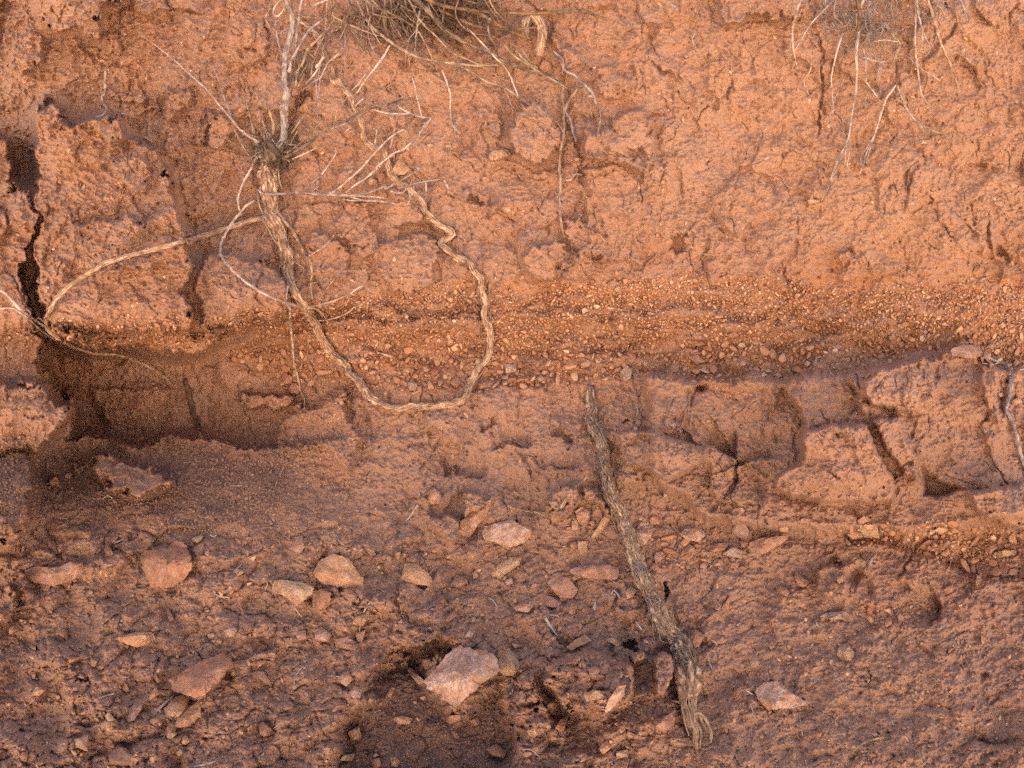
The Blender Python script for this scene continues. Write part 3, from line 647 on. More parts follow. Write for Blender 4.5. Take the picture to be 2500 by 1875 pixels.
# (outline, colour, stands out, label)
STONES = [
 ('G 895,320 940,290 1060,270 1110,238 1160,250 1190,300 1200,400 1150,470 1060,512 960,500 925,420', 'red', 26, 'large rusty block with a raised pink top corner below the dark gravel at left', 'rock'),
 ('G 160,412 230,390 380,385 440,350 500,368 530,410 430,480 330,500 220,475', 'pink', 18, 'long pinkish slab at the left edge below the dark gravel', 'rock'),
 ('S 768,1400 787,1370 814,1355 848,1365 867,1390 883,1416 875,1434 840,1432 790,1422', 'orange', 20, 'wedge of rock with a dark groove on top and orange underside, left of centre', 'rock'),
 ('G 1735,478 1800,474 1900,485 1975,520 1960,560 1870,630 1830,590 1790,560 1735,550', 'tan', 16, 'flat topped tan rock pointing down, left of a small square block', 'rock'),
 ('G 1985,545 2040,530 2090,552 2085,620 2050,655 1980,650', 'clay', 14, 'small square brown block right of the flat topped tan rock', 'rock'),
 ('G 738,840 800,815 870,800 950,800 975,840 940,868 870,892 800,870', 'orange', 15, 'thin crumbly rock with a glowing yellow underside, left slope', 'rock'),
 ('G 1090,1090 1190,1040 1290,980 1400,940 1460,990 1430,1050 1370,1120 1290,1190 1240,1200 1100,1160', 'red', 20, 'long brown and yellow rock tilted up to the right above a small black gap', 'rock'),
 ('G 820,1290 880,1212 912,1200 900,1280 850,1350 815,1370', 'pink', 9, 'narrow upright pale pink stone at lower left', 'stone'),
 ('G 1040,1290 1110,1215 1200,1190 1180,1270 1130,1330 1060,1325', 'orange', 10, 'orange stone behind the long dry blade at lower left', 'stone'),
 ('G 1190,1285 1270,1232 1262,1330 1200,1390 1105,1400 1120,1350', 'orange', 10, 'orange tan stone under the long brown and yellow rock', 'stone'),
 ('G 1862,800 1930,790 1940,840 1890,852', 'pink', 8, 'pink chip in a short row of three stones, middle one', 'stone'),
 ('G 1990,790 2040,772 2090,810 2080,860 2000,850', 'pink', 9, 'pink square stone, right end of a short row of three', 'stone'),
 ('G 1790,842 1845,835 1850,880 1815,896', 'pink', 8, 'small pink stone, left end of a short row of three', 'stone'),
 ('G 1420,790 1470,765 1500,790 1480,825 1430,825', 'pale', 8, 'pale cream stone beside a thin dry stalk, left slope', 'stone'),
 ('G 1310,815 1350,800 1360,825 1325,838', 'pale', 6, 'tiny white chip left of the pale cream stone', 'stone'),
 ('G 1840,270 1870,200 1912,195 1922,260 1895,300', 'pink', 10, 'brownish pointed stone alone above the flat topped tan rock', 'stone'),
 ('G 1060,1440 1100,1425 1117,1445 1080,1477 1055,1465', 'tan', 7, 'small smooth tan oval stone near the bottom left', 'stone'),
 ('G 1112,1560 1140,1540 1157,1565 1130,1590', 'orange', 6, 'small round orange stone near the bottom left edge', 'stone'),
 ('G 2050,1540 2100,1510 2125,1560 2080,1592', 'clay', 9, 'reddish lump at the left edge of the bottom pit', 'stone'),
 ('G 690,1580 740,1525 800,1540 835,1600 800,1640 700,1630', 'dark', 14, 'dark purple rock at the bottom edge, far left', 'rock'),
 ('G 1480,315 1500,305 1510,318 1490,322', 'orange', 4, 'left one of two tiny orange ovals on the left slope', 'stone'),
 ('G 1525,318 1545,306 1560,315 1540,325', 'orange', 4, 'right one of two tiny orange ovals on the left slope', 'stone'),
 ('G 265,500 290,482 318,492 315,535 285,545 262,525', 'pink', 8, 'small pink stone just under the long pinkish slab', 'stone'),
 ('G 2130,870 2203,850 2260,880 2240,915 2150,895', 'pink', 8, 'pink flat stone left of the bottom pit, beside a dry stalk', 'stone'),
 ('G 2170,1060 2203,1050 2230,1100 2190,1140 2140,1110', 'pink', 10, 'pinkish rounded stone on the left rim of the pit', 'stone'),
 ('H 930,180 940,135 1000,118 1090,93 1170,130 1215,150 1190,215 1130,245 1075,267 1000,225 935,215', 'pale', 18, 'pale pink crumbly rock in the middle, the brightest of the slope', 'rock'),
 ('H 405,460 430,370 500,368 560,420 592,470 570,500 480,490', 'orange', 15, 'orange tan hooked stone left of centre on the slope', 'rock'),
 ('H 975,430 1020,370 1090,330 1160,323 1142,375 1060,430 1030,457', 'tan', 12, 'smooth oblong grey tan stone tilted up to the right', 'stone'),
 ('H 765,205 780,100 850,40 890,-10 955,-25 960,10 930,70 880,130 840,190 780,235', 'pink', 20, 'big pink wedge rock standing left of the pale crumbly rock', 'rock'),
 ('H 1505,40 1540,10 1590,30 1590,90 1562,132 1522,100', 'pink', 9, 'pink brown upright stone left of the frayed thick root', 'stone'),
 ('H 1605,190 1650,120 1690,55 1722,70 1700,122 1650,182 1612,207', 'tan', 9, 'sausage shaped orange tan stone leaning against the frayed root', 'stone'),
 ('H 1480,100 1512,90 1522,150 1482,150', 'tan', 7, 'small tan square stone at the foot of the pink brown upright one', 'stone'),
 ('H 1520,225 1580,225 1576,290 1540,300 1520,270', 'tan', 8, 'tan square pebble, right one of a pair below the sausage shaped stone', 'stone'),
 ('H 1470,235 1508,225 1510,270 1476,280', 'red', 7, 'reddish pebble, left one of a pair below the sausage shaped stone', 'stone'),
 ('H 1885,160 1922,110 1970,118 1986,180 1950,232 1918,250 1890,210', 'pale', 12, 'pinkish white egg shaped stone right of the frayed root', 'stone'),
 ('H 1970,82 2000,58 2040,80 2032,115 1985,117', 'clay', 9, 'round brown stone above the pinkish white egg', 'stone'),
 ('H 1490,400 1600,375 1700,370 1767,400 1757,460 1650,462 1540,442 1480,430', 'pink', 11, 'long tan pink bar of stone left of the frayed root', 'rock'),
 ('H 1712,340 1750,325 1772,350 1765,385 1720,372', 'red', 9, 'red brown stone on the right end of the long bar', 'stone'),
 ('H 1330,480 1400,445 1460,455 1512,530 1480,582 1400,572 1360,530', 'pink', 9, 'broad rough reddish stone below the long tan pink bar', 'rock'),
 ('H 1115,632 1180,614 1232,632 1200,672 1130,662', 'pink', 8, 'pink lens shaped stone left of the white dry leaves', 'stone'),
 ('H 1280,590 1340,570 1430,600 1420,640 1350,640 1290,620', 'pink', 7, 'pink chip right of the lens shaped stone', 'stone'),
 ('H 1820,540 1850,515 1886,535 1866,572 1830,590', 'orange', 10, 'rounded brown orange stone touching the root, low down', 'stone'),
 ('H 555,1110 630,1040 695,950 760,900 850,920 940,930 995,980 992,1060 930,1100 850,1170 790,1222 742,1264 690,1222 615,1165', 'pale', 30, 'largest pale rock, hanging over the dark pit at the bottom', 'rock'),
 ('H 1018,1000 1030,930 1080,910 1130,960 1146,1020 1110,1067 1050,1070 1020,1040', 'tan', 16, 'round grey tan cobble right of the largest pale rock', 'rock'),
 ('H 1560,1190 1620,1165 1682,1180 1670,1222 1570,1232', 'tan', 11, 'pale tan block set in the muddy lump near the bottom', 'stone'),
 ('H 1690,1290 1720,1220 1770,1150 1816,1145 1805,1202 1750,1262 1710,1307', 'pale', 14, 'whitish blade shaped stone at the tip of the muddy lump', 'stone'),
 ('H 1450,892 1500,850 1560,820 1602,855 1540,882 1480,912', 'orange', 10, 'orange tan pointed stone above the muddy lump', 'stone'),
 ('H 1700,850 1740,830 1786,870 1770,890', 'tan', 8, 'small tan stone beside the black hole near the root', 'stone'),
 ('H 348,1345 400,1330 467,1345 450,1380 390,1382', 'orange', 10, 'orange oval stone lying in the dark pit', 'stone'),
 ('H 800,832 840,770 866,798 842,830', 'pale', 8, 'pale pointed stone on the top rim of the pit', 'stone'),
 ('H 835,1362 880,1340 902,1370 870,1396', 'pink', 7, 'dusty pinkish stone in the middle of the pit', 'stone'),
 ('H 720,1430 745,1425 765,1465 745,1475', 'pink', 5, 'thin dusty chip in the pit left of the dusty pinkish stone', 'stone'),
 ('H 335,1600 365,1585 392,1620 370,1652 340,1642', 'orange', 9, 'orange brown stone at the bottom edge of the pit', 'stone'),
 ('H 215,1610 260,1595 275,1640 230,1670', 'red', 9, 'reddish stone at the very bottom edge left of the orange brown one', 'stone'),
 ('H 215,1580 240,1568 262,1578 235,1592', 'tan', 6, 'flat tan pebble at the bottom left of the pit', 'stone'),
 ('H 940,1540 1000,1510 1060,1550 1050,1592 980,1582', 'clay', 9, 'dusty flat stone on the right side of the pit floor', 'stone'),
 ('H 1160,1572 1200,1555 1232,1570 1190,1592', 'orange', 7, 'orange oval pebble below a thin white blade at the bottom', 'stone'),
 ('H 1185,1608 1210,1602 1225,1622 1195,1630', 'orange', 5, 'lower of the orange pebbles under the thin white blade', 'stone'),
 ('H 1200,1420 1250,1405 1282,1430 1240,1467 1205,1450', 'tan', 8, 'pale worn stone right of the pit', 'stone'),
 ('H 2012,1400 2060,1342 2112,1315 2126,1370 2080,1420 2030,1430', 'clay', 12, 'knobby brown clod left of the lower end of the frayed root', 'clod'),
 ('H 2000,300 2040,290 2052,340 2010,362', 'pink', 8, 'pink square stone right of the root, below the egg shaped one', 'stone'),
 ('H 725,490 750,440 800,450 822,490 760,512', 'pink', 9, 'pink ragged stone between the hooked and the oblong stones', 'stone'),
 ('H 852,420 880,405 886,450 857,462', 'tan', 7, 'small tan stone left of the oblong grey tan stone', 'stone'),
 ('H 1058,470 1100,455 1107,490 1065,497', 'pale', 6, 'pale pebble right under the oblong grey tan stone', 'stone'),
 ('H 750,310 775,315 770,335 748,338', 'pink', 5, 'tiny pink cube below the pink wedge rock', 'stone'),
 ('H 0,130 20,125 28,145 5,152', 'orange', 5, 'small orange pebble up left of the hooked stone', 'stone'),
 ('H 455,575 480,560 500,575 480,595', 'pink', 6, 'small pink pebble below the hooked stone', 'stone'),
 ('H -20,845 60,830 105,860 70,895 -10,890', 'pink', 9, 'pink broad stone left of the pit, above the reddish rim stones', 'stone'),
 ('H 35,925 75,920 100,945 60,955', 'red', 7, 'rust red flat chip on the upper left rim of the pit', 'stone'),
 ('H 75,1180 110,1140 150,1165 140,1215 100,1220', 'pink', 10, 'upper one of the rounded stones at the pit\'s left rim', 'stone'),
 ('H 5,1330 45,1320 70,1345 55,1380 15,1372', 'red', 8, 'reddish stone at the far lower left of the pit', 'stone'),
 ('H 475,1235 495,1228 498,1250 480,1255', 'pink', 5, 'tiny pinkish stone under the tail of the largest pale rock', 'stone'),
 ('H 520,1212 550,1200 560,1215 530,1230', 'tan', 5, 'thin tan chip under the tail of the largest pale rock', 'stone'),
 ('H 430,1020 470,1035 545,1105 550,1135 520,1140 470,1085', 'tan', 16, 'tan blade sticking down at the left of the largest pale rock', 'stone'),
 ('H 1140,1190 1165,1170 1190,1200 1180,1235 1155,1245', 'pink', 8, 'pink brown stone set in the mud below the round cobble', 'stone'),
 ('H 1590,100 1615,85 1630,120 1605,130', 'clay', 8, 'small brown stone between the upright and the sausage shaped stones', 'stone'),
 ('I 30,180 60,150 120,143 165,155 182,190 140,222 70,217', 'pale', 14, 'pinkish white rounded rock right of the frayed root', 'rock'),
 ('I 360,150 390,105 430,110 460,160 450,200 400,202 360,182', 'grey', 14, 'grey pink cube shaped cobble on the stone row right of the root', 'stone'),
 ('I 463,262 480,230 560,200 650,195 712,180 690,222 620,272 550,302 500,290', 'pink', 15, 'big flat pink rock tapering to the right, under a clay face', 'rock'),
 ('I 188,265 250,238 340,235 300,280 240,292', 'clay', 10, 'flat dark edged stone left of the big flat pink rock', 'stone'),
 ('I 300,305 330,285 370,255 415,290 410,327 350,322', 'grey', 10, 'grey brown stone under the cube shaped cobble', 'stone'),
 ('I 225,155 255,135 275,160 255,182 230,178', 'red', 8, 'round red brown pebble left of the cube shaped cobble', 'stone'),
 ('I 410,230 440,212 460,235 440,262 415,255', 'clay', 8, 'round clay pebble below the cube shaped cobble', 'stone'),
 ('I 55,270 85,245 120,262 110,290 70,295', 'clay', 8, 'small dull stone below the pinkish white rounded rock', 'stone'),
 ('I 655,150 680,130 712,140 705,165 665,165', 'tan', 6, 'small tan stone above the tip of the big flat pink rock', 'stone'),
 ('I 760,110 800,80 845,85 842,115 790,137', 'pink', 9, 'pink oblong stone alone on the clay face at right', 'stone'),
 ('I 1150,92 1190,65 1232,85 1222,112 1160,117', 'pink', 8, 'pink cap stone directly above the yellow tan cube', 'stone'),
 ('I 1160,150 1200,120 1270,115 1282,200 1200,195', 'tan', 13, 'bright yellow tan cube of stone at right', 'stone'),
 ('I 1090,182 1150,160 1182,195 1120,212', 'orange', 8, 'orange flake left of the yellow tan cube', 'stone'),
 ('I 1635,155 1680,130 1722,150 1682,182', 'tan', 8, 'left one of two bright tan stones at the top of the gravel pocket', 'stone'),
 ('I 1735,150 1770,140 1790,165 1750,175', 'orange', 7, 'right one of two bright tan stones at the top of the gravel pocket', 'stone'),
 ('I 1958,252 2000,230 2032,260 1990,302 1960,290', 'pink', 10, 'pinkish square stone in the gravel pocket at the right edge', 'stone'),
 ('I 2010,300 2080,275 2152,285 2140,310 2060,322', 'tan', 8, 'long flat tan stone in the gravel pocket at the right edge', 'stone'),
 ('I 1680,300 1720,270 1742,300 1700,322', 'orange', 8, 'orange round stone low in the gravel pocket, left part', 'stone'),
 ('I 1840,342 1880,320 1912,350 1870,372', 'orange', 8, 'orange round stone low in the gravel pocket, right part', 'stone'),
 ('I 1815,290 1835,278 1848,320 1822,332', 'tan', 6, 'upright tan sliver between the two orange round stones', 'stone'),
 ('I 1700,235 1720,220 1740,235 1720,250', 'pale', 5, 'pale round pebble in the middle of the gravel pocket', 'stone'),
 ('I 155,372 180,350 202,370 187,400 157,392', 'pink', 8, 'left one of two pink pebbles below the stone row', 'stone'),
 ('I 237,362 260,335 292,340 297,375 250,382', 'pink', 8, 'right one of two pink pebbles below the stone row', 'stone'),
 ('I 950,262 975,250 995,265 985,285 955,282', 'clay', 7, 'brown pebble at the edge of the clay above the round hollow', 'stone'),
 ('I 1040,885 1090,868 1127,930 1112,972 1052,977 1020,940', 'tan', 9, 'large tan rounded stone sunk in the smooth slope at right', 'stone'),
 ('I 470,990 490,965 520,970 527,1000 500,1022 475,1015', 'tan', 7, 'tan round stone in the smooth slope, level with the large tan one', 'stone'),
 ('I 805,1055 820,1045 835,1058 825,1078 808,1075', 'orange', 5, 'small orange pebble between and below the two tan rounded stones', 'stone'),
 ('I 508,1172 560,1130 640,1113 712,1170 760,1210 832,1245 740,1272 650,1280 590,1290 530,1222', 'pale', 16, 'big smooth pale pink rock on the lower right slope', 'rock'),
 ('I 582,882 610,860 627,890 602,907', 'pink', 7, 'left one of two small pink stones on the upper right slope', 'stone'),
 ('I 698,882 718,873 732,900 710,907', 'pink', 6, 'right one of two small pink stones on the upper right slope', 'stone'),
 ('I 558,657 590,640 607,655 580,672', 'orange', 6, 'small orange stone high on the right slope', 'stone'),
 ('I 700,590 730,580 735,605 710,612', 'orange', 5, 'faint orange stone under the dull clod on the right slope', 'stone'),
 ('I 635,520 660,505 700,520 718,550 700,572 660,560', 'clay', 10, 'dull round clod high on the right slope', 'clod'),
 ('I 918,695 980,675 1060,668 1110,700 1100,727 1040,717 980,717 930,722', 'grey', 11, 'grey pink flat bone shaped stone below the round hollow', 'stone'),
 ('I 1205,1095 1218,1085 1230,1105 1215,1120', 'orange', 5, 'small orange pebble beside the lower straight crack', 'stone'),
 ('I 1930,800 1950,795 1955,870 1935,875', 'orange', 5, 'narrow upright orange chip on the far right slope', 'stone'),
 ('I 825,790 840,785 848,805 832,812', 'tan', 5, 'tiny tan pebble near the middle of the right slope', 'stone'),
 ('D 1825,850 1850,820 1890,815 1915,850 1880,882 1840,877', 'pink', 11, 'grey pink round cobble in the gravel, left of the thin hanging rootlet', 'stone'),
 ('D 1917,870 1940,840 1990,850 1997,885 1950,902', 'red', 10, 'red brown cobble in the gravel, right of the thin hanging rootlet', 'stone'),
 ('D 1785,777 1810,755 1847,780 1842,815 1800,822', 'red', 10, 'reddish stone above the grey pink round cobble', 'stone'),
 ('D 640,762 660,735 717,728 715,747 660,777', 'orange', 8, 'bright orange flake in the back of the hollow', 'stone'),
 ('D 2145,870 2170,862 2185,885 2160,902', 'orange', 7, 'orange round pebble right of the red brown cobble', 'stone'),
 ('D 1540,820 1570,805 1590,825 1565,840', 'orange', 6, 'orange pebble at the top of the clay lump in the hollow', 'stone'),
 ('D 1340,1110 1365,1095 1385,1108 1360,1120', 'orange', 5, 'orange chip right of the dark root stub in the hollow', 'stone'),
 ('D 2050,1015 2070,1000 2100,1020 2080,1032', 'pink', 6, 'pink chip on the bare clay below the gravel, left', 'stone'),
 ('D 410,1400 435,1375 460,1395 440,1420 415,1418', 'pink', 7, 'small clay stone on the floor of the hollow beside the slab', 'stone'),
 ('D 1210,1328 1225,1318 1240,1330 1225,1343', 'pale', 4, 'tiny cream pebble in the dark loose gravel', 'stone'),
 ('D 1335,1358 1350,1345 1362,1358 1345,1368', 'pink', 4, 'tiny pink pebble right of the cream one in the dark gravel', 'stone'),
 ('E 445,820 470,793 500,830 492,862 450,862', 'pale', 9, 'pale pink square stone inside the loop of the root', 'stone'),
 ('E 500,838 530,833 526,867 505,867', 'tan', 6, 'small tan square stone touching the pale pink square one', 'stone'),
 ('E 1060,702 1120,695 1132,745 1065,752', 'pale', 10, 'bright cream square stone in the gravel right of the loop', 'stone'),
 ('E 1788,742 1830,713 1860,730 1850,790 1820,803 1800,775', 'tan', 12, 'big yellowish stone at the lower edge of the gravel', 'stone'),
 ('E 1540,692 1570,665 1602,680 1592,710 1545,712', 'orange', 9, 'rounded orange stone up left of the big yellowish one', 'stone'),
 ('E 1260,782 1285,765 1307,790 1280,807', 'tan', 7, 'tan pebble at the bottom of the gravel, above bare clay', 'stone'),
 ('E 1330,715 1355,698 1372,720 1350,738 1332,732', 'tan', 7, 'round tan pebble midway between cream and orange stones', 'stone'),
 ('E 2095,732 2130,690 2162,700 2150,740 2102,752', 'orange', 9, 'orange rounded stone right of the big yellowish one', 'stone'),
 ('E 973,842 1030,785 1027,810 985,852', 'red', 9, 'slanting red stone just right of the root loop\'s lower arm', 'stone'),
 ('E 1542,350 1565,340 1592,360 1550,377', 'pale', 7, 'pale stone in the upper gravel, right of centre', 'stone'),
 ('E 1750,225 1765,205 1795,212 1785,240 1760,238', 'tan', 7, 'yellow tan stone at the very top of the gravel band', 'stone'),
 ('E 295,575 315,565 340,580 320,602 298,598', 'orange', 7, 'orange pebble in the left half of the loop\'s gravel', 'stone'),
 ('E 535,515 565,508 568,525 540,532', 'tan', 6, 'tan oval pebble in the middle of the loop\'s gravel', 'stone'),
 ('E 540,715 565,700 585,725 565,748 545,740', 'pink', 8, 'pinkish round stone above the pale square one', 'stone'),
 ('E 890,820 930,812 940,840 900,852', 'red', 7, 'rounded red stone against the loop\'s lower arm', 'stone'),
 ('E 5,870 30,862 45,890 20,905', 'orange', 7, 'orange pebble left of the root where it nears the clay', 'stone'),
 ('E 285,870 305,862 315,885 295,895', 'orange', 7, 'small orange pebble inside the loop near its lower left', 'stone'),
 ('E 70,1160 95,1148 120,1162 95,1180', 'orange', 7, 'orange chip in the smooth brown clay below the loop', 'stone'),
 ('E 725,1085 740,1070 752,1085 738,1102', 'orange', 6, 'small round orange stone in the clay below the loop\'s right end', 'stone'),
 ('E 1865,1110 1880,1090 1897,1105 1885,1128', 'pale', 7, 'upper left of the round pale pebbles set in the clay', 'stone'),
 ('E 2095,1080 2120,1062 2145,1080 2125,1105', 'grey', 8, 'grey stone in a dark socket right of the round pale pebble', 'stone'),
 ('E 2150,1110 2165,1100 2182,1115 2170,1135', 'pale', 6, 'pale round pebble just below the grey stone in its socket', 'stone'),
 ('E 2115,1600 2135,1588 2145,1605 2125,1620', 'pink', 5, 'pink pebble in the clay right of the thick root', 'stone'),
 ('E 1715,1165 1735,1148 1745,1160 1725,1185', 'red', 6, 'small red triangle of stone beside the thick root', 'stone'),
 ('E 570,1545 610,1485 650,1530 632,1575 590,1580', 'pink', 13, 'brownish pointed stone left of the pink wedge rock', 'stone'),
 ('B 962,985 980,955 1040,950 1072,985 1030,1000 1000,1012 965,1010', 'tan', 10, 'tan cap stone on the clay left of the hanging pale root', 'stone'),
 ('B 190,1140 210,1120 245,1140 237,1170 200,1172', 'orange', 11, 'bright orange ball stone behind the twigs', 'stone'),
 ('B 250,1115 275,1095 300,1110 295,1145 265,1150', 'red', 8, 'brown stone touching the bright orange ball', 'stone'),
 ('B 345,1072 380,1013 415,1035 455,1075 420,1100 360,1110', 'tan', 12, 'light orange pointed stone right of the winding root', 'stone'),
 ('B 560,915 600,903 612,922 580,935', 'tan', 7, 'pale flat stone right of the dead shrub\'s twig tips', 'stone'),
 ('B 675,915 710,908 715,930 685,935', 'tan', 6, 'second pale flat stone, a little right of the first', 'stone'),
 ('B 1272,432 1300,380 1342,400 1346,440 1310,457', 'red', 14, 'red brown round clod hanging under the splintered stub', 'clod'),
 ('B 1300,840 1310,820 1316,840 1306,852', 'pale', 4, 'tiny pale upright chip on the rounded clay knob', 'stone'),
 ('B 1840,1325 1855,1318 1850,1342 1838,1342', 'orange', 5, 'tiny orange chip on the clay right of the hanging root', 'stone'),
 ('B 1350,1040 1375,1030 1385,1055 1360,1065', 'orange', 7, 'orange pebble under the knob next to the hanging root', 'stone'),
 ('B 1490,1000 1515,990 1530,1010 1505,1020', 'orange', 6, 'orange pebble by the tail of the black rootlet', 'stone'),
 ('A 1090,40 1110,25 1147,42 1110,52', 'tan', 6, 'tan stone at the top left, right of the pale clay lump', 'stone'),
 ('A 1662,270 1690,253 1710,275 1680,290', 'orange', 8, 'pink orange stone left of the grey stem', 'stone'),
 ('A 1570,250 1590,238 1605,255 1585,268', 'orange', 6, 'small orange stone above the black hole left of the grey stem', 'stone'),
 ('A 768,670 790,658 817,668 790,684', 'pink', 6, 'pink oval stone right of the small crooked rootlet, upper', 'stone'),
 ('A 765,720 785,708 812,718 795,732', 'pale', 6, 'pale oval stone right of the small crooked rootlet, lower', 'stone'),
 ('A 1020,772 1040,755 1062,765 1050,782', 'orange', 6, 'orange stone in the upper left clay, middle of three', 'stone'),
 ('A 980,712 1005,706 1022,718 995,725', 'pink', 5, 'flat pink chip in the upper left clay, left of three', 'stone'),
 ('A 1315,775 1335,768 1345,780 1325,786', 'pale', 4, 'tiny pale chip in the upper left clay, right of three', 'stone'),
 ('A 410,952 440,933 460,950 430,966', 'tan', 6, 'tan oval stone on the big left block', 'stone'),
 ('A 640,1262 670,1230 700,1250 690,1275', 'orange', 5, 'orange patch of stone in the middle of the big left block', 'stone'),
 ('A 600,360 610,350 620,370 608,380', 'orange', 6, 'tiny bright orange stone below the pale clay lump', 'stone'),
 ('A 915,860 960,875 972,905 950,895 918,875', 'orange', 5, 'curved orange flake on the upper right of the big left block', 'stone'),
 ('F 1965,592 1992,565 2022,580 2000,600', 'tan', 7, 'tan pebble right of the crooked root\'s upper end', 'stone'),
 ('F 1742,612 1800,580 1890,578 1932,620 1900,662 1800,650 1760,640', 'pink', 18, 'big smooth pink boulder on the ledge at the right edge', 'rock'),
 ('F 310,467 340,450 362,475 330,492', 'tan', 8, 'round tan pebble, upper left in the right gravel', 'stone'),
 ('F 320,517 370,495 397,515 360,535', 'red', 8, 'red brown flat stone under the round tan pebble', 'stone'),
 ('F 622,767 650,745 672,770 645,787', 'tan', 8, 'cream stone at the lower edge of the right gravel, rightmost of a pair', 'stone'),
 ('F 538,767 560,745 577,765 552,782', 'tan', 7, 'cream stone at the lower edge of the right gravel, leftmost of a pair', 'stone'),
 ('F 560,735 590,725 615,740 580,750', 'tan', 6, 'flat tan stone between and above the pair of cream stones', 'stone'),
 ('F 813,692 830,675 852,692 832,712', 'tan', 8, 'round bright tan stone at the lower edge of the right gravel', 'stone'),
 ('F 80,652 140,640 182,682 130,692', 'pink', 9, 'pinkish wedge stone low in the gravel right of centre', 'stone'),
 ('F 2120,932 2170,908 2192,940 2140,952', 'orange', 9, 'orange stone at the right edge beside the crooked root', 'stone'),
 ('F 390,585 405,562 435,565 440,590 405,602', 'tan', 8, 'pale tan round stone in the middle of the right gravel', 'stone'),
 ('F 1345,532 1380,502 1392,535 1360,552', 'orange', 8, 'orange stone in the right gravel, right part', 'stone'),
 ('F 1562,492 1578,478 1595,492 1580,510', 'pale', 6, 'pale round pebble in the right gravel near the ledge', 'stone'),
 ('F 1420,450 1450,430 1478,435 1455,462', 'orange', 7, 'orange triangular pebble up left of the pale round one', 'stone'),
 ('F 1255,465 1270,452 1285,465 1270,478', 'pale', 5, 'pale pebble in the upper right gravel, tiny', 'stone'),
 ('F 2040,455 2070,430 2090,455 2065,470', 'orange', 6, 'orange stone in the far right gravel', 'stone'),
 ('F 1260,822 1272,812 1280,828 1268,838', 'orange', 5, 'orange dot of stone on the grey clay face at right', 'stone'),
 ('F 190,1055 205,1045 218,1058 205,1070', 'orange', 6, 'small orange pebble above the groove in the right clay', 'stone'),
 ('F 325,135 335,128 345,138 335,145', 'pale', 4, 'tiny white stone at the top of the gravel band', 'stone'),
 ('F 2040,885 2065,875 2080,895 2055,905', 'pink', 6, 'pink stone left of the crooked root at the right edge', 'stone'),
 ('C 835,1270 855,1255 900,1270 890,1290 850,1290', 'tan', 7, 'tan flake at the tip of the longest white rootlet', 'stone'),
 ('C 1515,900 1560,885 1610,890 1590,910 1530,912', 'tan', 6, 'long tan flake in the smooth upper right clay', 'stone'),
 ('C 1335,1250 1360,1235 1385,1240 1360,1262', 'tan', 5, 'small tan chip left in the smooth upper right clay', 'stone'),
 ('C 2095,795 2120,785 2145,798 2118,808', 'orange', 5, 'orange chip near the right edge, upper clay', 'stone'),
 ('C 50,355 65,343 80,358 65,370', 'pale', 5, 'pale pebble in the upper clay, right of centre', 'stone'),
 ('D 1590,240 1610,225 1630,240 1610,255', 'orange', 5, 'small orange pebble on the ledge left of the thick hanging root', 'stone'),
]
names = {}
occupied = []
for k, (s, col, out, lab, cat) in enumerate(STONES):
    P = pp(s); o, c, size = make_stone({'rock': 'rock', 'stone': 'stone', 'clod': 'earth_clod'}[cat], P, col, out * 1.5, seed=k + 3)
    tag(o, lab, cat); occupied.append((c[0], c[1], size * .95))
DIRW = ['right of', 'below right of', 'below', 'below left of', 'left of', 'above left of', 'above', 'above right of']
def dirword(dx, dy): return DIRW[int(round(math.atan2(dy, dx) / (math.pi / 4))) % 8]
LMS = []
for s, col, out, lab, cat in STONES:
    w_ = lab.split(',')[0].split(' '); LMS.append((pp(s).mean(0), ' '.join(w_[:8])))
NST = len(STONES); rr_ = np.random.RandomState(77); rub = set(); tries = 0
while len(rub) < 190 and tries < 14000:
    tries += 1; x = rr_.uniform(10, 2490); y = rr_.uniform(1290, 1865)
    if rr_.rand() > (1.0 if x < 1560 else .35) * (1 if y < 1500 else .75): continue
    sz = 6 + 20 * rr_.rand() ** 2.8
    if any((x - a) ** 2 + (y - b) ** 2 < ((sz + c_) * 1.25) ** 2 for a, b, c_ in occupied): continue
    n = rr_.randint(4, 7); th = np.sort(rr_.uniform(0, 6.283, n) * .35 + np.arange(n) / n * 6.283 * .8 + .3); asp = rr_.uniform(.5, .9); rot = rr_.normal(-.3, .5)
    q = np.stack([np.cos(th) * sz * rr_.uniform(.75, 1.15, n), np.sin(th) * sz * asp * rr_.uniform(.75, 1.15, n)], 1); q = np.stack([q[:, 0] * math.cos(rot) - q[:, 1] * math.sin(rot), q[:, 0] * math.sin(rot) + q[:, 1] * math.cos(rot)], 1)
    col = rr_.choice(['pink', 'clay', 'clay', 'orange', 'tan', 'red', 'clay'])
    c0, nm = min(LMS, key=lambda l: (l[0][0] - x) ** 2 + (l[0][1] - y) ** 2)
    lab = '%s dusty %s stone %s the %s' % ('large' if sz > 12 else 'medium' if sz > 8 else 'small', {'pink': 'pink', 'clay': 'brown', 'orange': 'orange', 'tan': 'tan', 'red': 'red'}[col], dirword(x - c0[0], y - c0[1]), nm)
    if lab in rub: continue
    rub.add(lab); o, c, size = make_stone('stone', np.array([x, y]) + q, col, sz * .95, seed=400 + tries); tag(o, lab, 'stone', 'dusty stones in the slope'); occupied.append((c[0], c[1], size))
NST += len(rub)

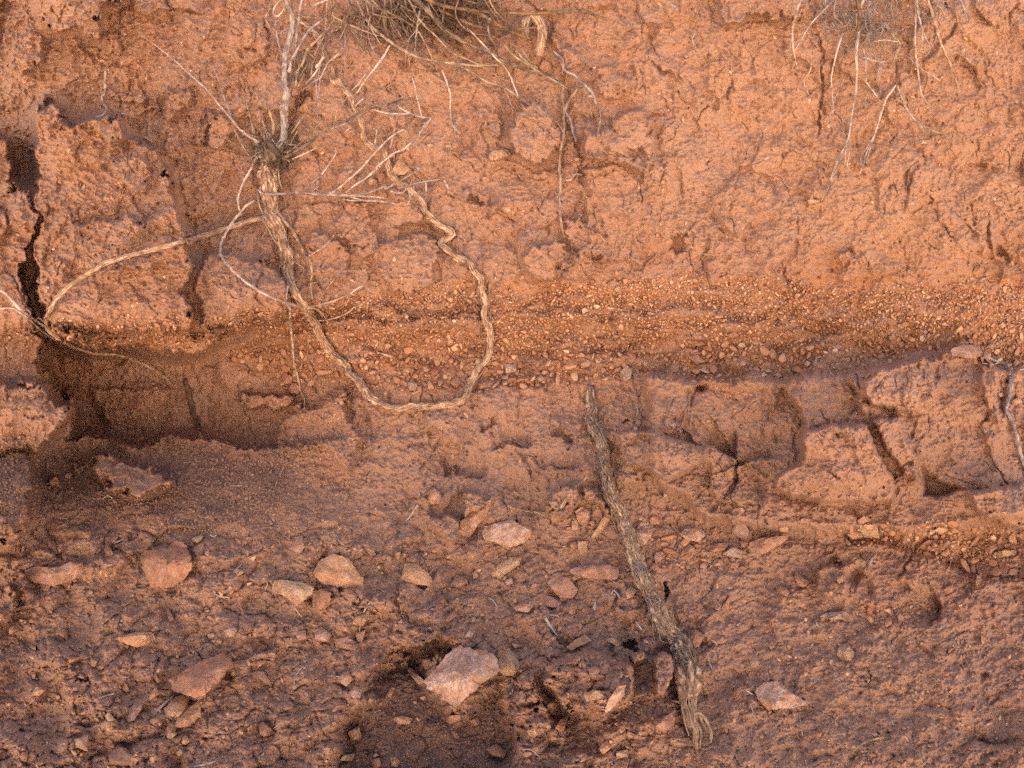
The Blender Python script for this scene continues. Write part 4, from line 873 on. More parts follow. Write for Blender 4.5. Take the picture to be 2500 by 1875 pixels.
# ------------------------------------------------------------------ pebbles
def ico(sub):
    t = (1 + 5 ** .5) / 2
    v = [(-1, t, 0), (1, t, 0), (-1, -t, 0), (1, -t, 0), (0, -1, t), (0, 1, t), (0, -1, -t), (0, 1, -t), (t, 0, -1), (t, 0, 1), (-t, 0, -1), (-t, 0, 1)]
    f = [(0, 11, 5), (0, 5, 1), (0, 1, 7), (0, 7, 10), (0, 10, 11), (1, 5, 9), (5, 11, 4), (11, 10, 2), (10, 7, 6), (7, 1, 8), (3, 9, 4), (3, 4, 2), (3, 2, 6), (3, 6, 8), (3, 8, 9), (4, 9, 5), (2, 4, 11), (6, 2, 10), (8, 6, 7), (9, 8, 1)]
    v = [np.array(a, float) / np.linalg.norm(a) for a in v]
    for _ in range(sub):
        mid = {}; nf = []
        def m(a, b):
            k = (min(a, b), max(a, b))
            if k not in mid: q = v[a] + v[b]; v.append(q / np.linalg.norm(q)); mid[k] = len(v) - 1
            return mid[k]
        for a, b, c in f:
            x, y, z = m(a, b), m(b, c), m(c, a); nf += [(a, x, z), (b, y, x), (c, z, y), (x, y, z)]
        f = nf
    return np.array(v), np.array(f, dtype=np.int32)
def pebble_shape(sub, seed):
    r_ = np.random.RandomState(seed); v, f = ico(sub); v = v.copy()
    for _ in range(8):
        n = r_.randn(3); n /= np.linalg.norm(n); d = r_.uniform(.4, .78); ov = np.maximum(v @ n - d, 0); v -= ov[:, None] * n * .85
    v *= (1 + .06 * r_.randn(len(v)))[:, None]
    return v, f
SH1 = [pebble_shape(1, 50 + k) for k in range(10)]; SH2 = [pebble_shape(2, 80 + k) for k in range(8)]
DENS = np.clip(GR * 1.0 + FLOOR * .8 + .3 * (LOOSE - FLOOR).clip(0) + .012, 0, 1)
cell = {}
def near_free(x, y, r, k=.86):
    i, j = int(x // 14), int(y // 14); q = int(r // 14) + 2
    for a in range(i - q, i + q + 1):
        for b in range(j - q, j + q + 1):
            for (u, v_, s) in cell.get((a, b), ()):
                if (u - x) ** 2 + (v_ - y) ** 2 < ((r + s) * k) ** 2: return False
    return True
def put(x, y, r): cell.setdefault((int(x // 14), int(y // 14)), []).append((x, y, r))
for x, y, s in occupied: put(x, y, s)
PEB = []
AREA = np.outer(np.gradient(ys), np.gradient(xs)); INF = (X > -60) & (X < 2560) & (Y > -40) & (Y < 1930)
def scatter(n, rlo, rhi, dmap, pw=1.0):
    rs = np.sort(rlo + (rhi - rlo) * NR.rand(n) ** 2.2)[::-1]; p = (np.clip(dmap, 0, 4) ** pw * AREA * INF)[::3, ::3].ravel().astype(np.float64); p /= p.sum()
    c = NR.choice(len(p), n * 3, p=p); w3 = X[::3, ::3].shape[1]; py = Y[::3, ::3].ravel()[c] + NR.uniform(-3, 3, n * 3); px = X[::3, ::3].ravel()[c] + NR.uniform(-3, 3, n * 3); k = 0
    for i in range(n * 3):
        if k >= n: break
        if near_free(px[i], py[i], rs[k]): put(px[i], py[i], rs[k]); PEB.append((px[i], py[i], rs[k])); k += 1
# coarser towards the foot of the band
BASEB = 1.4 * np.exp(-((Y - (905 - .03 * (X - 1000) * (X > 1700))) / 55.) ** 2) * GR * sst(400, 800, X)
scatter(150, 7.5, 13, BASEB, 1.2)
POCK = (GR * sst(1225, 1250, Y) * (sst(2050, 2120, X) + sst(1560, 1600, X) * sst(1760, 1720, X) + .25)).astype(np.float32)
scatter(130, 4.5, 13, POCK, 1.0); scatter(420, 2.5, 6, POCK, 1.0)
scatter(420, 5.5, 8, (GR * .5 + BASEB + FLOOR * .12).astype(np.float32), 1.5)
scatter(3600, 3.0, 5.4, (GR * .8 + FLOOR * .25).astype(np.float32), 1.1)
scatter(15000, 1.8, 3.3, DENS.astype(np.float32), 1.0)
scatter(5200, 1.5, 6.5, (.12 + .88 * SLOPE * (1 - .5 * (X > 1650))).astype(np.float32), 1.0)
PEB.sort(key=lambda p: -p[2])
print('pebbles', len(PEB), round(time.time() - T0, 1))
def pebble_geo(px, py, r, sh, r_):
    v, f = sh
    q, _ = np.linalg.qr(r_.randn(3, 3)); v = v @ q
    ax = r_.uniform(.55, 1.45); v = v * np.array([ax, 1 / ax, r_.uniform(.45, .85)]); a = r_.uniform(0, 6.3)
    ca_, sa_ = math.cos(a), math.sin(a); v = np.stack([v[:, 0] * ca_ - v[:, 1] * sa_, v[:, 0] * sa_ + v[:, 1] * ca_, v[:, 2]], -1) * r
    h0 = float(hat(px, py)) ; gx = float(hat(px + 5, py, HB) - hat(px - 5, py, HB)) / 10; gy = float(hat(px, py + 5, HB) - hat(px, py - 5, HB)) / 10
    gx, gy = np.clip([gx, gy], -1.2, 1.2)
    h0 = .4 * h0 + .6 * float(hat(px, py, HL)) + r * r_.uniform(0, .6)
    return W(px + v[:, 0], py + v[:, 1], h0 + v[:, 2] + gx * v[:, 0] + gy * v[:, 1]), f
HL = boxblur(H, 2)
PSM = {}
def peb_mat():
    m, nt, b = new_mat('gravel_stone', .85); a = attr(nt, 'tint'); a2 = attr(nt, 'tint2')
    c = ramp(nt, a, [(0, (.27, .13, .08)), (.3, (.38, .19, .108)), (.55, (.50, .28, .165)), (.8, (.62, .41, .27)), (1, (.70, .52, .38))])
    c = mixc(nt, math_(nt, 'MULTIPLY', a2, .55), c, (.42, .27, .22))
    geo = nt.nodes.new('ShaderNodeNewGeometry').outputs['Position']; d = noise(nt, geo, 260, 4, .65)
    c = mixc(nt, ramp(nt, d, [(.36, (.6, .6, .6)), (.52, (0, 0, 0))]), c, (.36, .16, .09)); c = mixc(nt, attr(nt, 'loosep'), c, (.30, .18, .13)); nt.links.new(c, b.inputs['Base Color'])
    bumpn(nt, b, d, .5, .002); return m
MP = peb_mat()
NIND = 300 - NST
LM = [((1150, 990), "root loop's lowest bend"), ((1190, 850), "loop's right arm"), ((740, 800), 'the thick hanging root'), ((1440, 950), "frayed root's top end"), ((1530, 940), 'the big yellowish stone'),
      ((1244, 899), 'the bright cream square stone'), ((1008, 944), 'the pale pink square stone'), ((1974, 886), 'the round bright tan stone'), ((1700, 942), 'the small black burrow'), ((2356, 860), 'the pink boulder on the ledge'),
      ((1805, 845), 'the pale tan round stone'), ((1905, 770), "long vertical crack's foot"), ((2185, 830), 'the orange ledge stone'), ((600, 880), 'the hollow\'s right end'), ((370, 1100), 'the clay slab in the hollow'), ((2300, 1330), 'the right gravel pocket'), ((1800, 1310), 'the big flat pink rock'), ((1230, 1290), 'the pale crumbly rock'), ((430, 1390), 'the large rusty block'), ((1270, 760), 'the middle of the gravel band'), ((2060, 760), 'the right gravel below the cracks'), ((2420, 1000), 'the crooked root at right')]
seen = set(); PI = 0
for (px, py, r) in PEB:
    if PI >= NIND: break
    if not (4 < px < 2496 and 4 < py < 1871): continue
    r_ = np.random.RandomState(PI + 900); V_, f = pebble_geo(px, py, r, SH2[PI % 8], r_)
    t = float(np.clip(r_.beta(2.4, 2.0) + .1 * (py < 800), 0, 1)); t2 = float(r_.rand() ** 2)
    org = V_.mean(0); n = len(V_); lo = float(hat(px, py, LOOSE))
    me = mesh_from('pebble', V_ - org, None, f, MP, True, dict(tint=np.full(n, t), tint2=np.full(n, t2), loosep=np.full(n, .8 * lo)))
    o = link(bpy.data.objects.new('pebble', me)); o.location = org
    (lx, ly), ln = min(LM, key=lambda q: (q[0][0] - px) ** 2 + (q[0][1] - py) ** 2)
    col = 'grey pink' if t2 > .55 else 'dark red' if t < .25 else 'rusty' if t < .45 else 'orange' if t < .68 else 'pale tan'
    sz_ = 'big' if r > 8.5 else 'middling' if r > 6.5 else 'small'; lab = None
    for c0, nm in sorted([(np.array(a_), b_[4:] if b_.startswith('the ') else b_) for a_, b_ in LM] + LMS, key=lambda l: (l[0][0] - px) ** 2 + (l[0][1] - py) ** 2)[:9]:
        for z in (sz_ + ' ' + col, col, sz_):
            q = '%s pebble %s the %s' % (z, dirword(px - c0[0], py - c0[1]), nm)
            if q not in seen and len(q.split()) <= 16: lab = q; break
        if lab: break
    seen.add(lab); tag(o, lab, 'pebble', 'loose pebbles of the gravel layers'); PI += 1
    PEB[PEB.index((px, py, r))] = None
VV = []; FF = []; TT = []; T2 = []; LP = []; off = 0; r_ = np.random.RandomState(5)
for k, p in enumerate(PEB):
    if p is None: continue
    px, py, r = p; v, f = pebble_geo(px, py, r, SH2[k % 8] if r > 4.2 else SH1[k % 10], r_)
    n = len(v); VV.append(v); FF.append(f + off); off += n
    t = np.clip(r_.beta(2.0, 2.9) + .12 * (py < 800), 0, 1); TT.append(np.full(n, t)); T2.append(np.full(n, r_.rand() ** 2)); LP.append(np.full(n, .85 * float(hat(px, py, LOOSE))))
me = mesh_from('gravel', np.vstack(VV), None, np.vstack(FF), MP, False, dict(tint=np.concatenate(TT), tint2=np.concatenate(T2), loosep=np.concatenate(LP)))
tag(link(bpy.data.objects.new('gravel', me)), 'fine reddish gravel set in the bank\'s pebble layers and strewn over the slope', 'gravel', kind='stuff')
print('gravel done', round(time.time() - T0, 1))
# ------------------------------------------------------------------ roots, twigs and branches
def wood_material(name, dark, mid, pale, grain=1.0, moss=None, bl=.75):
    m, nt, b = new_mat(name, .8)
    comb = nt.nodes.new('ShaderNodeCombineXYZ'); nt.links.new(math_(nt, 'MULTIPLY', attr(nt, 'fa'), 2.6 * grain), comb.inputs[0]); nt.links.new(math_(nt, 'MULTIPLY', attr(nt, 'fb'), 2.6 * grain), comb.inputs[1]); nt.links.new(math_(nt, 'MULTIPLY', attr(nt, 'fs'), 38.0), comb.inputs[2])
    geo = nt.nodes.new('ShaderNodeNewGeometry').outputs['Position']
    a = noise(nt, comb.outputs[0], 1.6, 4, .65); g = noise(nt, geo, 70, 3, .6)
    c = ramp(nt, a, [(.34, dark), (.5, mid), (.64, pale)])
    c = mixc(nt, ramp(nt, g, [(.40, (bl, bl, bl)), (.56, (0, 0, 0))]), c, dark)
    if moss: c = mixc(nt, ramp(nt, noise(nt, geo, 40, 4, .6), [(.46, (0, 0, 0)), (.58, (.8, .8, .8))]), c, moss)
    nt.links.new(c, b.inputs['Base Color']); bumpn(nt, b, a, .7, .0015)
    return m
WM = dict(
    root=wood_material('fibrous_tan_bark', (.10, .048, .032), (.47, .30, .20), (.76, .57, .42), bl=.5),
    frayed=wood_material('frayed_bark', (.06, .035, .027), (.32, .215, .15), (.66, .51, .39), bl=.4),
    grey=wood_material('weathered_grey_wood', (.13, .10, .10), (.38, .31, .29), (.66, .56, .52)),
    white=wood_material('bleached_rootlet', (.22, .15, .12), (.58, .44, .37), (.80, .70, .64)),
    brown=wood_material('brown_twig_bark', (.06, .042, .034), (.20, .14, .105), (.40, .30, .23)),
    tan=wood_material('dry_tan_twig', (.14, .09, .065), (.38, .265, .19), (.62, .48, .36)),
    moss=wood_material('lichened_branch', (.06, .04, .03), (.20, .13, .085), (.38, .27, .19), 1, (.28, .16, .06)),
    dark=wood_material('dark_buried_root', (.07, .04, .03), (.18, .10, .065), (.30, .18, .12)),
    blade=wood_material('bleached_dry_blade', (.34, .28, .27), (.52, .45, .42), (.72, .67, .62)))
def spline(P, step):
    P = np.asarray(P, float); 
    if len(P) == 2: P = np.vstack([P[0], (P[0] + P[1]) / 2, P[1]])
    Q = np.vstack([2 * P[0] - P[1], P, 2 * P[-1] - P[-2]]); out = []
    for k in range(1, len(Q) - 2):
        p0, p1, p2, p3 = Q[k - 1], Q[k], Q[k + 1], Q[k + 2]; n = max(2, int(np.hypot(*(p2 - p1)[:2]) / step))
        t = np.arange(n)[:, None] / n
        out.append(.5 * ((2 * p1) + (-p0 + p2) * t + (2 * p0 - 5 * p1 + 4 * p2 - p3) * t ** 2 + (-p0 + 3 * p1 - 3 * p2 + p3) * t ** 3))
    return np.vstack(out + [P[-1:]])
class Geo:
    def __init__(s): s.V = []; s.F = []; s.A = []; s.B = []; s.S = []; s.n = 0; s.T = []
    def add(s, P, r, segs=8, ridge=.0, k=5, twist=3., seed=0, flat=1.0, s0=0.):
        """tube along world points P with radii r"""
        n = len(P); d = np.gradient(P, axis=0); d /= np.linalg.norm(d, axis=1)[:, None] + 1e-12
        u = np.cross(d[0], [0, 1, 0.02]); u /= np.linalg.norm(u) + 1e-12; Uv = [u]
        for i in range(1, n):
            u = Uv[-1] - d[i] * (Uv[-1] @ d[i]); u /= np.linalg.norm(u) + 1e-12; Uv.append(u)
        Uv = np.array(Uv); Wv = np.cross(d, Uv); L = np.concatenate(([0], np.cumsum(np.linalg.norm(np.diff(P, axis=0), axis=1)))) + s0
        th = np.linspace(0, 2 * math.pi, segs, endpoint=False); TH, LL = np.meshgrid(th, L); rr = np.asarray(r)[:, None] * np.ones(segs)
        if ridge:
            tw = TH + twist * np.asarray(L)[:, None] / .05
            rn = np.mean(r)
            rr = rr * (1 + ridge * (np.abs(np.sin(tw * k / 2 + 1.3 * perlin(LL / .02 + seed, TH * 0, 150))) - .6) + ridge * 1.1 * perlin(np.cos(TH) * 1.8 + seed * 3.1, LL / (rn * 6) + np.sin(TH) * 1.8, 151) + ridge * .6 * perlin(np.cos(TH) * 5 + seed, LL / (rn * 1.5) + np.sin(TH) * 5, 152))
        V = P[:, None, :] + rr[..., None] * (np.cos(TH)[..., None] * Uv[:, None] * 1.0 + np.sin(TH)[..., None] * Wv[:, None] * flat)
        I = np.arange(n * segs).reshape(n, segs) + s.n; J = np.roll(I, -1, 1)
        s.F.append(np.stack([I[:-1], J[:-1], J[1:], I[1:]], -1).reshape(-1, 4))
        s.V.append(V.reshape(-1, 3)); s.A.append(np.cos(TH).ravel()); s.B.append(np.sin(TH).ravel()); s.S.append((LL + seed * .37).ravel())
        e = s.n + n * segs; s.V.append(P[[0, -1]] - d[[0, -1]] * np.array([[r[0] * .4], [-r[-1] * .6]])); s.A.append(np.zeros(2)); s.B.append(np.zeros(2)); s.S.append(L[[0, -1]])
        for j in range(segs): s.T.append((e, I[0, (j + 1) % segs], I[0, j])); s.T.append((e + 1, I[-1, j], I[-1, (j + 1) % segs]))
        s.n = e + 2
    def build(s, name, mat, parent=None, org=None):
        V = np.vstack(s.V); org = V.mean(0) if org is None else np.asarray(org)
        me = mesh_from(name, V - org, np.vstack(s.F), s.T, WM[mat], True, dict(fa=np.concatenate(s.A), fb=np.concatenate(s.B), fs=np.concatenate(s.S)))
        o = bpy.data.objects.new(name, me); link(o, parent)
        if parent is None: o.location = org
        else: o.location = Vector(org) - parent.location
        return o
def multi(specs):
    """join 'A x,y[,lift] ...| D x,y ...' to points (px,py,lift)"""
    out = []
    for part in specs.split('|'):
        a = part.split(); ox, oy, k = OFF[a[0]]
        for t in a[1:]:
            q = t.split(','); out.append([ox + float(q[0]) / k, oy + float(q[1]) / k, float(q[2]) if len(q) > 2 else np.nan])
    out = np.array(out); m = np.isnan(out[:, 2])
    if m.all(): return out
    out[m, 2] = np.interp(np.nonzero(m)[0], np.nonzero(~m)[0], out[~m, 2]); return out
def route(spec, r, lift=6, wob=0, seed=0, step=None, bury=(0, 0), clampf=.5):
    """photo route -> world points and radii; r list over its length, lift above the smoothed bank"""
    P = multi(spec) if isinstance(spec, str) else np.asarray(spec, float)
    if P.shape[1] < 3 or np.isnan(P[:, 2]).all(): P = np.column_stack([P[:, :2], np.full(len(P), float(lift))])
    r = np.atleast_1d(np.array(r, float)); rm = r.max(); step = step or max(1.6, min(rm * .55, 5))
    S = spline(P, step); n = len(S); t = np.linspace(0, 1, n); rad = np.interp(t, np.linspace(0, 1, len(r)), r) if len(r) > 1 else np.full(n, r[0])
    if wob:
        L = np.arange(n) * step
        S[:, 0] += wob * perlin(L / 34. + seed * 7.7, L * 0 + seed, 160) + wob * .5 * perlin(L / 11. + seed, L * 0 + 3 + seed, 161)
        S[:, 0] += min(wob, 1.2) * .8 * np.abs(perlin(L / 15. + seed * 1.7, L * 0 + 21 + seed, 163)) * rm ** .3
        S[:, 1] += wob * .7 * perlin(L / 34. + seed * 3.3, L * 0 + 9 + seed, 162)
    base = hat(S[:, 0], S[:, 1], HB); h = base + S[:, 2]
    need = hat(S[:, 0], S[:, 1]) + rad * clampf; h = np.maximum(h, need)
    w_ = max(2, int(16 / step)); ker = np.ones(2 * w_ + 1) / (2 * w_ + 1)
    hp = np.concatenate([np.full(w_, h[0]), h, np.full(w_, h[-1])]); h = np.convolve(hp, ker, 'valid')
    e = np.minimum(np.arange(n) * step / 14., 1); h -= bury[0] * (1 - e) ** 2; h -= bury[1] * ((1 - e) ** 2)[::-1]
    return W(S[:, 0], S[:, 1], h), rad * UNIT * (1 - h / F)
SEED = [0]
def part(parent, name, mat, spec, r, lift=6, wob=1.0, segs=None, ridge=None, bury=(0, 0), label=None, k=5, side=0):
    SEED[0] += 1; sd = SEED[0]; r = np.array(r, float); r = np.where(r < 3, r * 1.22 + .15, r); P, R = route(spec, r, lift, wob, sd, None, bury, clampf=1.0 if name == 'main_root' else .6)
    R = R * (1 + .16 * perlin(np.arange(len(R)) / 4.3 + sd, np.zeros(len(R)) + sd, 164)); rm = np.max(r); g = Geo(); segs = segs or (36 if rm > 7 else 18 if rm > 4 else 8 if rm > 2 else 6)
    g.add(P, R, segs, ridge if ridge is not None else (.34 if rm > 7 else .24 if rm > 2.2 else .12), k if rm < 7 else 9, 2.2, sd)
    if side:    # small side bristles
        rr = random.Random(sd)
        for _ in range(side):
            i = rr.randrange(2, len(P) - 2); q = P[i]; d = (P[i + 1] - P[i - 1]); d /= np.linalg.norm(d)
            pv = np.cross(d, [rr.uniform(-1, 1), rr.uniform(-1, 1), rr.uniform(-1, 1)]); pv /= np.linalg.norm(pv) + 1e-9
            L = rr.uniform(4, 13) * UNIT; t = np.linspace(0, 1, 5)[:, None]
            g.add(q + (pv * .8 + d * rr.uniform(.2, .8)) * L * t + np.array([0, 0, -1]) * L * .3 * t ** 2, np.linspace(.7, .3, 5) * UNIT, 4, 0, 5, 0, sd)
    o = g.build(name, mat, parent)
    if label: o['label'] = label
    return o
def thing(name, label, cat, px, py, lift=0, group=None):
    o = bpy.data.objects.new(name, None); link(o); o.empty_display_size = .02
    o.location = W(px, py, float(hat(px, py)) + lift); return tag(o, label, cat, group)

# ---- the dead shrub hanging from its root, with the long looping root
sh = thing('dead_shrub', 'dead leafless shrub hanging by its long looping root on the left half', 'shrub', 660, 375)
loop = ('J 830,800,14 770,950,16 755,1100,18 770,1300,18 790,1600,16|A 1760,1450,14 1800,1600,12|D 1815,-10,12 1820,130,10 1850,220,12 1900,300,14 1950,370,22 2000,450,26 2050,560,20 2110,640,16 2203,720,12|'
        'E 60,740,16 130,810,16 190,890,18 240,935,18 310,965,18 380,978,16 425,972 470,958 560,967 650,955 760,937,16 803,900 832,830 880,735,20 938,668 962,600 955,480 923,385 936,320 918,268 900,210 906,160 862,110 820,50 740,20|'
        'B 760,1640,20 690,1580 650,1540 715,1490 718,1468 640,1420 560,1350 540,1290 490,1230 450,1190,26 380,1150 330,1100 310,1030 290,950 220,930 172,890 160,820 130,740 100,660 60,590 0,510,30|'
        'M 1040,1200,28 1000,1150 920,1050 880,990 790,960 780,850 740,750 690,620 630,490 590,410 520,340 420,250,10 340,200,-4')
o = part(sh, 'main_root', 'root', loop, [19, 20, 16, 12, 11, 10.5, 10, 9, 8.5, 8, 8, 7, 7, 6.8, 6.6, 6.8, 7, 6.6, 6.2, 6, 7, 6, 6, 6, 6, 5.5, 5.5, 5, 5, 5, 5, 4.5], wob=2.2, segs=40, ridge=.45, k=9, side=46)
def fibres(parent, core_spec, R, n, mat, seed, rad=(.6, 1.3), length=(.1, .5), spread=1.0, crimp=0., mess=.25, lift=10, range_=(0, 1), name='bark_fibres', sizef=None):
    """loose bark strands following a core route"""
    P, Rr = route(core_spec, R, lift, 0, seed, 2.2); N_ = len(P); d = np.gradient(P, axis=0); d /= np.linalg.norm(d, axis=1)[:, None]
    u = np.cross(d, [0, 1, .02]); u /= np.linalg.norm(u, axis=1)[:, None]; v = np.cross(d, u); g = Geo(); rr = np.random.RandomState(seed)
    for q in range(n):
        L = int(N_ * rr.uniform(*length)); a = int(rr.uniform(range_[0] * N_, max(range_[0] * N_ + 1, range_[1] * N_ - L))); b_ = min(N_, a + L)
        if b_ - a < 6: continue
        i = np.arange(a, b_); t = np.linspace(0, 1, len(i)); th = rr.uniform(0, 6.283) + rr.uniform(-.8, .8) * t + .5 * perlin(i / 14. + q, i * 0. + seed, 170)
        ll = i * 2.2; cz = crimp * Rr[i] * np.sin(ll / rr.uniform(2.6, 4.2) + rr.uniform(0, 6)) * sst(.1, .5, perlin(i / 22., i * 0. + 5 + q * .05, 171))
        off_ = Rr[i] * (rr.uniform(.86, 1.08) + mess * np.clip(rr.randn() * .6 * (np.abs(t - .5) * 2) ** 3 + .12 * perlin(i / 9. + q, i * 0. + 2, 172), -.1, 2)) * spread
        Q = P[i] + u[i] * (np.cos(th) * off_ + cz)[:, None] + v[i] * (np.sin(th) * off_)[:, None]
        r0 = rr.uniform(*rad) * UNIT
        g.add(Q, r0 * np.clip(np.minimum(t, 1 - t) * 8 + .25, 0, 1), 5, 0, 5, 0, q)
    return g.build(name, mat, parent)
fibres(sh, 'J 800,900,16 765,1100,18 770,1300,18 790,1600,16|A 1760,1450,14 1800,1600,12|D 1820,130,10 1850,220,12 1900,300,14', [18, 20, 16, 13, 12, 11], 90, 'root', 3, (.6, 1.2), (.15, .4), 1.0, .05, .5)
fibres(sh, 'E 0,665,20 130,810,16 240,935,18 380,978,16 560,967 760,937,6 832,830 938,668 955,480 936,320 900,210 862,110', [10, 9, 8.5, 8, 8, 8.5, 8.5, 7], 60, 'root', 4, (.5, 1.0), (.06, .2), 1.0, .1, .7)
part(sh, 'side_root', 'root', 'A 1735,1340,12 1690,1370,16 1600,1392,20 1450,1440,26 1300,1490,26 1150,1530,26 1000,1570,26 850,1610,26 700,1655,30|D 650,70,34 520,150,40 420,220,44 340,310,40 300,400,34 296,460,34 350,520,50 450,580,80 600,630,90 720,635,80 830,665,70 950,720,40 1040,780,20 1090,830,4', [6.5, 6.5, 6, 6, 5.5, 5.5, 5.5, 5.5, 5, 4.5, 4, 3.5, 2.6, 1.6], ridge=.28)
part(sh, 'side_root', 'white', 'A 1612,1265,20 1540,1320,26 1460,1420,30 1400,1530,34 1393,1610,34|D 1390,0,34 1430,60,30 1500,130,26 1600,210,26 1700,265,24 1800,305,24 1900,335,26 1990,345,24 2050,390,16 2076,437,8', [2.5, 3.2, 3.4, 3.4, 3.4, 3.4, 3, 2.4, 1.6])
part(sh, 'side_root', 'root', 'A 1760,1350,14 1800,1400 1850,1460 1900,1550 1940,1640,16|D 1960,40,18 1975,120 1965,190 1978,285,10', [4.2, 4, 3.2, 2.6, 2, 1.4])
part(sh, 'rootlet', 'white', 'D 1818,205,16 1805,300,16 1830,345,20 1835,430,40 1850,560,34 1860,680,26 1885,780,16 1900,860,10 1925,920,6 1927,975,3', [2.4, 2.6, 2.4, 2.2, 1.8, 1.2, .9], side=6)
part(sh, 'rootlet', 'white', 'J 650,735,22 675,820,26 600,930,30 540,1050,30 460,1190,30 400,1350,26 400,1480,26 430,1590,24', [2.6, 2.4, 2.2, 1.8])
part(sh, 'rootlet', 'tan', 'J 800,770,34 850,850,38 870,1000,38 890,1180,36 940,1350,34 980,1540,30|A 1830,1370,28 1850,1430,22', [1.3, 1.6, 1.5, 1.2])
part(sh, 'rootlet', 'tan', 'J 620,1310,32 640,1440,34 700,1600,32|A 1660,1380,32 1700,1455,30 1750,1540,26 1860,1650,20|D 1920,90,14 1915,130,10', [1.4, 1.7, 1.5, 1.2, .9])
part(sh, 'rootlet', 'white', 'A 1955,1620,18 2050,1560,26 2112,1488,30', [1.2, 1.3, .7]); part(sh, 'rootlet', 'tan', 'A 1608,1552,14 1650,1510,20 1692,1452,22', [.8, 1.1, .8])
part(sh, 'rootlet', 'white', 'D 2000,328,20 2100,300,26 2203,260,28|E 100,235,26 160,200,22 210,242,12', [1.6, 1.8, 1.7, 1.1]); part(sh, 'rootlet', 'white', 'D 1955,408,26 2060,420,24 2203,372,24|E 100,340,20 152,318,14', [1.6, 1.4, 1])
part(sh, 'rootlet', 'tan', 'D 1957,187,24 2060,170,28 2130,140,30 2170,88,30', [1.3, 1.2, .7], side=4); part(sh, 'rootlet', 'tan', 'D 1980,272,22 2060,225,26 2105,170,30 2165,90,30', [1.2, 1.1, .6], side=4); part(sh, 'rootlet', 'tan', 'D 2010,275,20 2040,300,22 2030,325,20', [1.1, .9])
part(sh, 'stem', 'grey', 'J 840,850,24 885,760,30 935,680,32 950,500,34 945,350,36 965,200,40 965,100,44|M 212,1040,48 212,900,52 218,750,56 232,620,60 272,480,66 305,300,72 295,180,80 252,60,90 200,-60,100', [9, 9.5, 9, 8.5, 8, 6.5, 6, 6, 6, 5.5, 5, 4.5], wob=1.2, segs=24, ridge=.3)
for s_, r_, m_ in (('M 265,860,50 285,790,54 300,720,56 370,590,62 460,430,70 540,330,76 680,230,84', [2.6, 2.8, 2.4, 1.8], 'grey'), ('M 350,560,60 365,400,66 382,250,72 400,130,78 425,-10,86', [1.6, 2.4, 3, 2.6], 'grey'),
    ('M 250,40,88 180,0,90 110,70,90 84,160,88 130,192,86 195,130,86 232,50,90', [1.6, 1.6, 1.4], 'white'), ('M -10,230,50 60,350,46 150,480,44 210,570,50', [1.1, 1.4, 1.2], 'tan'), ('M 202,665,54 160,560,50 128,430,54 108,280,60 150,235,62', [1.6, 1.5, 1], 'grey'),
    ('M 410,198,60 560,213,56 680,222,50 810,218,46', [1.5, 1.9, 1.2], 'tan'), ('M 730,-20,60 716,200,56 702,380,54 650,500,50 585,630,44 560,700,36', [1.8, 1.8, 1.5, 1], 'tan'), ('M 768,-20,60 790,150,54 832,292,44 895,325,36', [1.4, 1.6, 1.2], 'tan'),
    ('M 548,72,50 640,30,60 750,-10,66', [1.7, 1.8, 1.6], 'white'), ('M 280,330,62 215,360,54 165,410,46', [1.2, .9], 'grey'), ('M 20,0,40 40,60 0,240,40', [1.1, 1.1], 'tan'), ('M 330,30,76 335,150,72 350,190,68 420,200,64', [1.6, 1.5], 'tan'),
    ('M 250,900,50 240,980,44 262,1060,40', [2.2, 1.6], 'dark')):
    part(sh, 'branch', m_, s_, r_, wob=.7)
for s_, r_, m_ in (('M 415,790,40 455,690,46 505,570,52', [3.6, 4, 4], 'tan'), ('M 530,545,50 600,480,54 650,430,58 770,300,56', [3.2, 2.6, 1.2], 'tan'), ('M 588,802,40 640,745,44 682,680,48', [2.6, 3, 2.4], 'white'), ('M 350,1030,26 356,940,34 360,855,40', [2.8, 3.2, 2.8], 'tan'),
    ('M 375,1030,26 420,950,34 452,880,38', [1.8, 2, 1.4], 'tan'), ('M 470,1000,30 570,885,38 650,770,42', [1.8, 1.7, 1.1], 'white'), ('M 440,1062,24 520,1010,30 590,960,34 640,930,38 700,820,42 742,740,44 850,652,40 900,635,36', [1.4, 1.6, 1.6, 1.1], 'white'),
    ('M 300,1040,24 310,940,34 330,800,44', [1.6, 1.4], 'brown'), ('M 280,1020,26 265,900,36 290,820,46', [1.8, 1.3], 'brown'), ('M 510,690,38 500,760,34 540,830,30', [1.4, 1.8], 'brown'), ('M 370,680,44 375,760,40 400,830,34', [1.8, 1.5], 'brown'),
    ('M 590,950,36 600,1090,30 615,1200,26 620,1290,22', [1.0, 1.2, .9], 'grey'), ('M 640,940,36 630,1050,28 622,1180,24', [.9, .9], 'grey'), ('M 500,630,46 590,700,42 680,770,38', [1.0, 1.2], 'tan')):
    part(sh, 'twig', m_, s_, r_, wob=.5)
